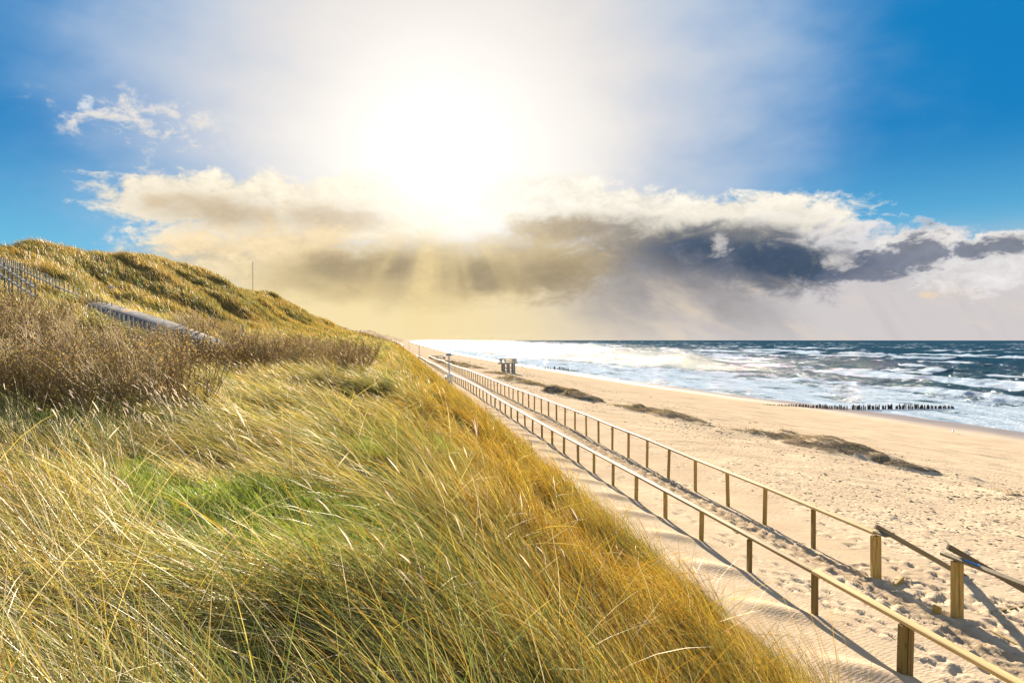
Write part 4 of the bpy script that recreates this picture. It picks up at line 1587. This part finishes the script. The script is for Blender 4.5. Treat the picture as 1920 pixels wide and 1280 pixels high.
def marram(acc, heads, y0, y1, tufts, per, width, L0, segs, u_min=None, u_max=5.35, seed=0, spread=0.13, plumes=0.0, th=(0.66, 1.46)):
    rng = np.random.default_rng(seed)
    ul = u_min if u_min is not None else -0.585 * y1 - 2.5
    n = int((u_max - ul) * (y1 - y0) * tufts)
    u, y = rng.uniform(ul, u_max, n), rng.uniform(y0, y1, n)
    x = x_of(u, y)
    k = (x > -0.80 * y - 1.8)
    toe = 4.08 + 0.87 * sstep(y, 8, 22) + (fbm(u / 0.7, y / 0.7, 3, 63) - 0.5) * 1.5 + rng.exponential(0.07, n)
    k &= (u < toe)
    k &= ~ramp_near(u, y, 1.9)
    k &= hollow(u, y) < 0.30 + 0.3 * rng.random(n) ** 3
    k &= fbm(u / 0.9 + 40, y / 0.8, 2, 121) > 0.375 - 0.04 * sstep(u, -0.5, 2.0) - 0.16 * (1 - sstep(y, 5, 7))
    u, y, x = u[k], y[k], x[k]
    k = ~thicket_mask(x, y) | (rng.random(len(x)) < 0.15)
    u, y, x = u[k], y[k], x[k]
    m = len(u)
    # each tuft has its own height, colour and lie
    ts = 0.55 + 0.9 * fbm(u / 1.4, y / 1.4, 2, 131) + rng.normal(0, 0.10, m)
    taz = math.pi * 0.97 + (fbm(u / 2.0, y / 2.0, 3, 133) - 0.5) * 1.9 + rng.normal(0, 0.26, m)
    tth = (fbm(u / 1.9, y / 1.9, 3, 137) - 0.5) * 0.7 + rng.normal(0, 0.14, m)
    slope = sstep(u, -0.5, 2.5)
    gmix = np.clip(fbm(u / 2.2, y / 2.6, 3, 139) * 1.9 - 0.49 - 0.08 * slope + rng.normal(0, 0.08, m), 0, 1)
    i = np.repeat(np.arange(m), per)
    n = len(i)
    r = np.abs(rng.normal(0, spread, n))
    a = rng.uniform(0, 2 * math.pi, n)
    bu, by = u[i] + r * np.cos(a), y[i] + r * np.sin(a)
    bx = x_of(bu, by)
    N0 = unit(normals_at(u, y) * 0.75 + np.array([0, 0, 0.25]))
    N = N0[i]
    H = ground_h(bu, by)
    P = np.stack([bx, by, EYE + H - 0.03], -1)
    splay = np.stack([np.cos(a), np.sin(a)], -1) * (r / spread)[:, None] * 0.35
    az = taz[i] + rng.normal(0, 0.20, n)
    dx, dy = np.cos(az) + splay[:, 0], np.sin(az) + splay[:, 1]
    az = np.arctan2(dy, dx)
    stray = rng.random(n) < 0.06                         # broken and wayward blades
    az = np.where(stray, rng.uniform(0, 6.283, n), az)
    L = L0 * ts[i] * rng.uniform(0.6, 1.25, n)
    t0 = np.clip(th[0] + tth[i] * 0.7 + rng.normal(0, 0.17, n), 0.03, 1.1)
    t1 = np.clip(th[1] + tth[i] + rng.normal(0, 0.24, n), t0 + 0.15, 1.95)
    t0 = np.where(stray, rng.uniform(0.05, 0.9, n), t0)
    t1 = np.where(stray, np.clip(t0 + rng.uniform(0.2, 1.5, n), 0.2, 2.2), t1)
    w = width * rng.uniform(0.65, 1.35, n)
    pg = gmix[i]
    z = rng.random(n)
    ps = slope[i]
    kind = rng.integers(0, 4, n)
    straw, gold, green = STRAW[kind], GOLD[kind], GREEN[kind]
    dry = np.where((rng.random(n) < (0.30 + 0.62 * ps))[:, None], gold, straw)
    isg = z < pg * (0.75 - 0.25 * ps)
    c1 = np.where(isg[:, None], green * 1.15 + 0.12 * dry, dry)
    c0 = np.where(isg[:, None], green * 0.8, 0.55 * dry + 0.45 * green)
    j = rng.uniform(0.62, 1.04, n)[:, None]
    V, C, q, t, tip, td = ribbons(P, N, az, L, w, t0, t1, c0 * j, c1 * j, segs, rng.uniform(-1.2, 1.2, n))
    acc.add(V, C, q, t)
    if plumes:
        pl = fbm(u / 1.8, y / 2.2, 2, 151)
        zone = (0.12 + 2.6 * sstep(pl, 0.48, 0.66)) * (1 - 0.92 * slope) * (0.18 + 0.82 * sstep(y, 6, 13))
        k = rng.random(n) < plumes * zone[i]
        nn = int(k.sum())
        if nn:
            hl = rng.uniform(0.09, 0.18, nn)
            wd = rng.uniform(0.005, 0.009, nn) * (1 + y[i][k] * 0.05)
            Nn = unit(N[k] * 0.6 + np.array([0, 0, 0.4]))
            # stalk heads stand above the blades
            st = L[k] * rng.uniform(0.75, 1.05, nn)
            P2 = P[k]
            s0 = np.clip(0.25 + tth[i][k] * 0.5 + rng.normal(0, 0.12, nn), 0.02, 0.8)
            s1 = s0 + rng.uniform(0.2, 0.6, nn)
            cc = np.where((rng.random(nn) < 0.5)[:, None], np.array([[0.66, 0.55, 0.36]]), np.array([[0.62, 0.50, 0.40]])) * rng.uniform(0.8, 1.15, nn)[:, None]
            tw = rng.uniform(-1, 1, nn)
            V, C, q, t, tip, td = ribbons(P2, Nn, az[k], st, np.full(nn, width * 0.8), s0, s1, cc * 0.7, cc, 3, tw)
            heads.add(V, C, q, t)
            for off in (0.0, 1.57):
                V, C, q, t, _, _ = ribbons(tip - td * 0.02, unit(td + 1e-6), az[k], hl, wd, np.zeros(nn), rng.uniform(0.1, 0.5, nn), cc, cc, 4, tw + off, wprof=(0.25, 0.9, 1.0, 0.6))
                heads.add(V, C, q, t)


def build_grass():
    heads = Acc()
    g = Acc()
    marram(g, heads, 1.6, 6, 27, 42, 0.0051, 0.86, 6, seed=1, plumes=0.012)
    marram(g, heads, 6, 12, 20, 36, 0.0066, 0.86, 5, seed=2, plumes=0.012)
    marram(g, heads, 12, 24, 10.5, 27, 0.0115, 0.86, 4, seed=3, plumes=0.012)
    g.build('marram_grass', BLADE)['label'] = 'tall windswept golden marram grass covering the near dune'
    g = Acc()
    marram(g, heads, 24, 50, 3.5, 18, 0.0235, 0.90, 3, seed=4, spread=0.2, plumes=0.008, u_min=-30)
    marram(g, heads, 50, 110, 1.4, 12, 0.043, 0.95, 3, seed=5, spread=0.3, u_min=-17, plumes=0.004)
    marram(g, heads, 110, 300, 0.35, 10, 0.09, 1.1, 3, seed=6, spread=0.5, u_min=-16)
    g.build('distant_grass', BLADE)['label'] = 'golden grass on the dune ridge further along'
    heads.build('grass_heads', BLADE)['label'] = 'pale seed heads standing above the grass'
    # the big dune
    g = Acc()
    for (y0, y1, n, w, L, sd) in ((28, 60, 3200, 0.033, 0.85, 31), (60, 120, 5200, 0.055, 1.0, 32), (120, 220, 4600, 0.095, 1.15, 33), (220, 520, 3800, 0.16, 1.5, 34)):
        rng = np.random.default_rng(sd)
        u, y = rng.uniform(-50, -13, n * 2), y0 + (y1 - y0) * rng.random(n * 2)
        x = x_of(u, y)
        k = (x > -0.82 * y - 3) & ~ramp_near(u, y, 1.9) & (u < -14.5 + (y - 28) * 0.02)
        bare = (fbm(u / 6, y / 6, 3, 67) > 0.62) & (y > 38) & (y < 80) & (u > -25) & (u < -15)
        k &= ~bare
        k &= (fbm(u / 2.6, y / 3.5, 3, 161) > 0.36)
        u, y = u[k][:n], y[k][:n]
        x = x_of(u, y)
        m = len(u)
        per = 10
        i = np.repeat(np.arange(m), per)
        nn = len(i)
        sp = 0.28 + y[i] * 0.002
        bu, by = u[i] + rng.normal(0, 1, nn) * sp, y[i] + rng.normal(0, 1, nn) * sp
        N = unit(normals_at(u, y) * 0.6 + np.array([0, 0, 0.4]))[i]
        P = np.stack([x_of(bu, by), by, EYE + ground_h(bu, by) - 0.05], -1)
        ts = 0.6 + 0.8 * fbm(u / 3.5, y / 5, 2, 163)
        az = math.pi * 0.95 + (fbm(u / 5, y / 7, 2, 165) - 0.5)[i] * 1.4 + rng.normal(0, 0.3, nn)
        gm = fbm(u / 5.0, y / 8.0, 3, 167)
        isg = rng.random(nn) < np.clip(gm * 1.6 - 0.62, 0, 0.5)[i]
        kind = rng.integers(0, 4, nn)
        dry = np.where((rng.random(nn) < 0.5)[:, None], GOLD[kind], STRAW[kind] * np.array([0.95, 0.88, 0.7]))
        c1 = np.where(isg[:, None], GREEN[kind] * 1.1, dry) * rng.uniform(0.5, 0.95, nn)[:, None]
        c0 = c1 * 0.8
        V, C, q, t, _, _ = ribbons(P, N, az, L * ts[i] * rng.uniform(0.6, 1.2, nn), w * rng.uniform(0.6, 1.3, nn), np.clip(rng.normal(0.4, 0.2, nn), 0, 1),
                                   np.clip(rng.normal(1.15, 0.25, nn), 0.3, 1.7), c0, c1, 2, rng.uniform(-1.2, 1.2, nn))
        g.add(V, C, q, t)
    # a little grass holds the heaps on the beach together
    rng = np.random.default_rng(35)
    mu, my, ml, mw = (np.array([m[i] for m in MOUNDS]) for i in (0, 1, 3, 4))
    w8 = np.array([0.25, 0.4, 0.4, 0.3, 1, 0.8, 1.3, 1, 1.5, 1.5, 1.2, 1.2, 1.2, 1.2, 0.3, 0.4])
    i = rng.choice(len(mu), 4200, p=w8 / w8.sum())
    c = rng.integers(0, 40, len(i))
    jit = np.random.default_rng(36).normal(0, 0.40, (len(mu), 40, 2))
    bu = mu[i] + jit[i, c, 0] * mw[i] + rng.normal(0, 0.14, len(i))
    by = my[i] + jit[i, c, 1] * ml[i] + rng.normal(0, 0.16, len(i))
    k = mound_field(bu, by) > 0.06
    bu, by, i = bu[k], by[k], i[k]
    nn = len(bu)
    N = np.tile(np.array([[0.0, 0.0, 1.0]]), (nn, 1))
    P = np.stack([x_of(bu, by), by, EYE + ground_h(bu, by) - 0.03], -1)
    cc = np.where((rng.random(nn) < 0.3)[:, None], GREEN[rng.integers(0, 4, nn)] * 0.8, GOLD[rng.integers(0, 4, nn)] * np.array([0.5, 0.52, 0.9]))
    V, C, q, t, _, _ = ribbons(P, N, math.pi + rng.normal(0, 0.7, nn), rng.uniform(0.12, 0.34, nn), 0.008 + by * 0.0003, rng.uniform(0.1, 0.6, nn), rng.uniform(0.6, 1.5, nn), cc * 0.8, cc, 2, rng.uniform(-1.2, 1.2, nn))
    g.add(V, C, q, t)
    g.build('hill_grass', BLADE)['label'] = 'tussocky golden grass on the big dune'
    # short green grass in the hollows
    g = Acc()
    rng = np.random.default_rng(77)
    n = 110000
    u, y = rng.uniform(-9, 2.5, n), 4 + 13 * rng.random(n) ** 1.3
    k = rng.random(n) < np.clip(hollow(u, y) * 1.7 - 0.35, 0, 1)
    u, y = u[k], y[k]
    n = len(u)
    N = unit(normals_at(u, y) * 0.5 + np.array([0, 0, 0.5]))
    P = np.stack([x_of(u, y), y, EYE + ground_h(u, y) - 0.02], -1)
    kind = rng.integers(0, 4, n)
    tone = 0.10 + 1.55 * fbm(u / 0.5, y / 0.4, 3, 171)
    c = LUSH[kind] * tone[:, None]
    hh = 0.16 + 0.30 * fbm(u / 0.6, y / 0.5, 2, 173)
    V, C, q, t, _, _ = ribbons(P, N, math.pi * 0.9 + rng.normal(0, 0.8, n), hh * rng.uniform(0.6, 1.3, n), rng.uniform(0.004, 0.008, n), rng.uniform(0.05, 0.6, n), rng.uniform(0.7, 1.7, n),
                               c * 0.8, c, 3, rng.uniform(-1.5, 1.5, n))
    g.add(V, C, q, t)
    g.build('green_grass', BLADE)['label'] = 'short lush green grass in the hollows of the near dune'


build_grass()


# ------------------------------------------------------------------ the leafless thicket
def shrub_meshes(seed, stems, twigs, leaves, H, thick):
    rng = np.random.default_rng(seed)
    bm_v, bm_q = [], []

    def tube(p, d, L, r0, r1, segs, curve):
        nonlocal bm_v, bm_q
        start = len(bm_v)
        pts = [p]
        for s in range(segs):
            d = d + curve * (1.0 / segs) + rng.normal(0, 0.10, 3)
            d = d / np.linalg.norm(d)
            p = p + d * L / segs
            pts.append(p)
        for s, q in enumerate(pts):
            r = r0 + (r1 - r0) * s / segs
            a = np.cross(d, [0.3, 0.5, 0.1]); a /= np.linalg.norm(a)
            b = np.cross(d, a)
            for k in range(3):
                t = 2.094 * k
                bm_v.append(q + (a * math.cos(t) + b * math.sin(t)) * r)
        for s in range(segs):
            for k in range(3):
                o = start + s * 3
                bm_q.append((o + k, o + (k + 1) % 3, o + 3 + (k + 1) % 3, o + 3 + k))
        return pts, d
    tips = []
    for _ in range(stems):
        a = rng.uniform(0, 6.283)
        r = 0.30 * math.sqrt(rng.random())
        lean = rng.uniform(0.05, 0.55)
        d = np.array([math.cos(a) * lean, math.sin(a) * lean, 1.0])
        L = H * rng.uniform(0.65, 1.05)
        pts, d2 = tube(np.array([r * math.cos(a), r * math.sin(a), -0.1]), d, L, 0.011 * thick, 0.005 * thick, 4, np.array([-0.35, 0.1, 0.1]))
        for _k in range(twigs):
            t = rng.uniform(0.25, 1.0) * 4
            s = min(int(t), 3)
            p = pts[s] + (pts[s + 1] - pts[s]) * (t - s)
            a2 = rng.uniform(0, 6.283)
            d3 = np.array([math.cos(a2) * 0.7 - 0.1, math.sin(a2) * 0.7, rng.uniform(0.5, 1.2)])
            tp, dd = tube(p, d3, rng.uniform(0.22, 0.5), 0.0055 * thick, 0.0028 * thick, 2, np.array([-0.15, 0, 0.3]))
            tips.append(tp)
    V = np.array(bm_v)
    wood = np_mesh('stems', V, np.array(bm_q))
    # withered leaves and buds along the twigs
    n = leaves
    tips = np.array(tips)
    k = rng.integers(0, len(tips), n)
    t = rng.uniform(0.1, 1.0, n) * 2
    s = np.minimum(t.astype(int), 1)
    p = tips[k, s] + (tips[k, s + 1] - tips[k, s]) * (t - s)[:, None] + rng.normal(0, 0.015, (n, 3))
    d = unit(rng.normal(0, 1, (n, 3)) + np.array([0, 0, 0.6]))
    e = unit(np.cross(d, rng.normal(0, 1, (n, 3))))
    L, W = rng.uniform(0.025, 0.055, n)[:, None] * thick ** 0.6, rng.uniform(0.008, 0.016, n)[:, None] * thick ** 0.6
    LV = np.stack([p, p + d * L * 0.5 + e * W, p + d * L, p + d * L * 0.5 - e * W], 1).reshape(-1, 3)
    leaf = np_mesh('withered_leaves', LV, np.arange(n * 4).reshape(-1, 4))
    pal = np.array([[0.42, 0.28, 0.08], [0.32, 0.20, 0.10], [0.46, 0.34, 0.09], [0.24, 0.16, 0.10], [0.30, 0.28, 0.08]])
    set_attr(leaf, 'col', np.repeat(pal[rng.integers(0, 5, n)] * rng.uniform(0.7, 1.2, n)[:, None], 4, 0), 'FLOAT_COLOR')
    return wood, leaf


def build_thicket():
    m, nt, out = new_mat('brown twig bark')
    n = noise(nt, pos(nt), 2.0, 4, 0.6)
    n2 = noise(nt, pos(nt), 30.0, 2, 0.6)
    c = mixc(nt, n.smooth(0.35, 0.65), (0.28, 0.19, 0.095), (0.36, 0.26, 0.115))
    c = mixc(nt, n2.smooth(0.4, 0.7) * 0.5, c, (0.20, 0.12, 0.08))
    rnd = Sk(nt, nt.nodes.new('ShaderNodeObjectInfo').outputs['Random'])
    c = mixc(nt, rnd.smooth(0.3, 1.0) * 0.6, c, (0.36, 0.28, 0.13))
    princ(nt, out, c, 0.8, 0.2)
    leafm = mat_blade('withered leaf', 0.35, 0.5, 0.03)
    near, far = [], []
    for k in range(4):
        for lst, a in ((near, (40 + k, 26, 8, 760, 1.45, 1.0)), (far, (60 + k, 18, 6, 520, 1.45, 1.9))):
            w, l = shrub_meshes(*a)
            w.materials.append(m)
            l.materials.append(leafm)
            lst.append((w, l))
    rng = random.Random(4)
    protos = {}
    for (x, y) in THICKET:
        is_near = y < 25
        k = rng.randrange(4)
        if bool(ramp_near(u_of(x, y), y, 1.9)) or (not is_near and y > 36 and (x / y * FPX + 960) < 345):
            continue
        lab = 'bare brown shrub in the tall thicket at the left edge above the grass' if is_near else 'bare brown shrub in the lower thicket band below the big dune'
        grp = 'shrubs of the left thicket' if is_near else 'shrubs of the far thicket band'
        key = (is_near, k)
        if key not in protos:
            r = thing('shrub', lab, 'shrub', (0, 0, 0), 0, grp)
            w, l = (near if is_near else far)[k]
            link('stems', w, None, r)
            link('withered_leaves', l, None, r)
            protos[key] = r
        else:
            r = copy_tree(protos[key])
        r.location = (x, y, float(ground_at(x, y)) - 0.02)
        r.rotation_euler = (0, 0, rng.uniform(-0.7, 0.7))
        s = rng.uniform(0.85, 1.15)
        if not is_near:
            s *= 1.02 - 0.5 * max(0.0, float(u_of(x, y)) + 4) / 4.3
        r.scale = (s * 1.1, s * 1.1, s)


build_thicket()


# ------------------------------------------------------------------ dry seaweed and clods on the beach
def build_debris():
    rng = np.random.default_rng(91)
    n = 42000
    y = 8.5 * np.exp(rng.random(n) * math.log(200 / 8.5))
    s = rng.random(n) ** 1.2 * 0.75
    us = shore_u(y)
    u = 11.5 + s * (us - 11.5) * 0.62
    m = fbm(u / 3.5, y / 5.0, 4, 181)
    keep = rng.random(n) < np.clip((m - 0.40) * 5.0, 0.02, 1) * (1 - sstep(s, 0.30, 0.50))
    u, y = u[keep], y[keep]
    # drift lines and dark patches
    for px, py, nn, su, sy in ((1320, 802, 260, 1.6, 1.6), (1380, 810, 320, 1.7, 1.5), (1460, 815, 260, 1.3, 1.3), (1890, 935, 420, 0.9, 0.7), (1050, 740, 300, 2.5, 4), (1000, 725, 300, 2.5, 5),
                               (1240, 780, 200, 2.0, 2.4), (1660, 850, 200, 2.2, 2.0), (1750, 900, 260, 2.6, 1.6), (1560, 905, 320, 3, 2)):
        a = hit(px, py)
        u = np.concatenate([u, a[0] + rng.normal(0, su, nn)])
        y = np.concatenate([y, a[1] + rng.normal(0, sy, nn)])
    n = len(u)
    x = x_of(u, y)
    z = EYE + ground_h(u, y)
    sz = rng.gamma(2.0, 0.0135, n) * (0.8 + y * 0.009)
    base = np.array([[1, 0, 0], [0, 1, 0], [-1, 0, 0], [0, -1, 0], [0.1, 0.1, 0.55]])
    ang = rng.uniform(0, 6.283, n)
    el = rng.uniform(0.8, 2.4, n)
    B = base[None] * rng.uniform(0.6, 1.3, (n, 5, 1))
    bx = B[:, :, 0] * el[:, None]
    V = np.stack([(bx * np.cos(ang)[:, None] - B[:, :, 1] * np.sin(ang)[:, None]), (bx * np.sin(ang)[:, None] + B[:, :, 1] * np.cos(ang)[:, None]), B[:, :, 2] * 0.9 - 0.12], -1) * sz[:, None, None]
    V += np.stack([x, y, z], -1)[:, None]
    b = np.arange(n)[:, None] * 5
    t = np.concatenate([np.concatenate([b + i, b + (i + 1) % 4, b + 4], 1) for i in range(4)])
    me = np_mesh('seaweed_debris', V.reshape(-1, 3), None, t, False)
    m = mat_plain('dry seaweed', (0.11, 0.085, 0.05), 0.9, 0.1, 0.5, 3.0)
    me.materials.append(m)
    o = link('seaweed_debris', me)
    o['kind'] = 'stuff'
    o['label'] = 'dark scraps of dry seaweed and clods strewn over the beach'


build_debris()
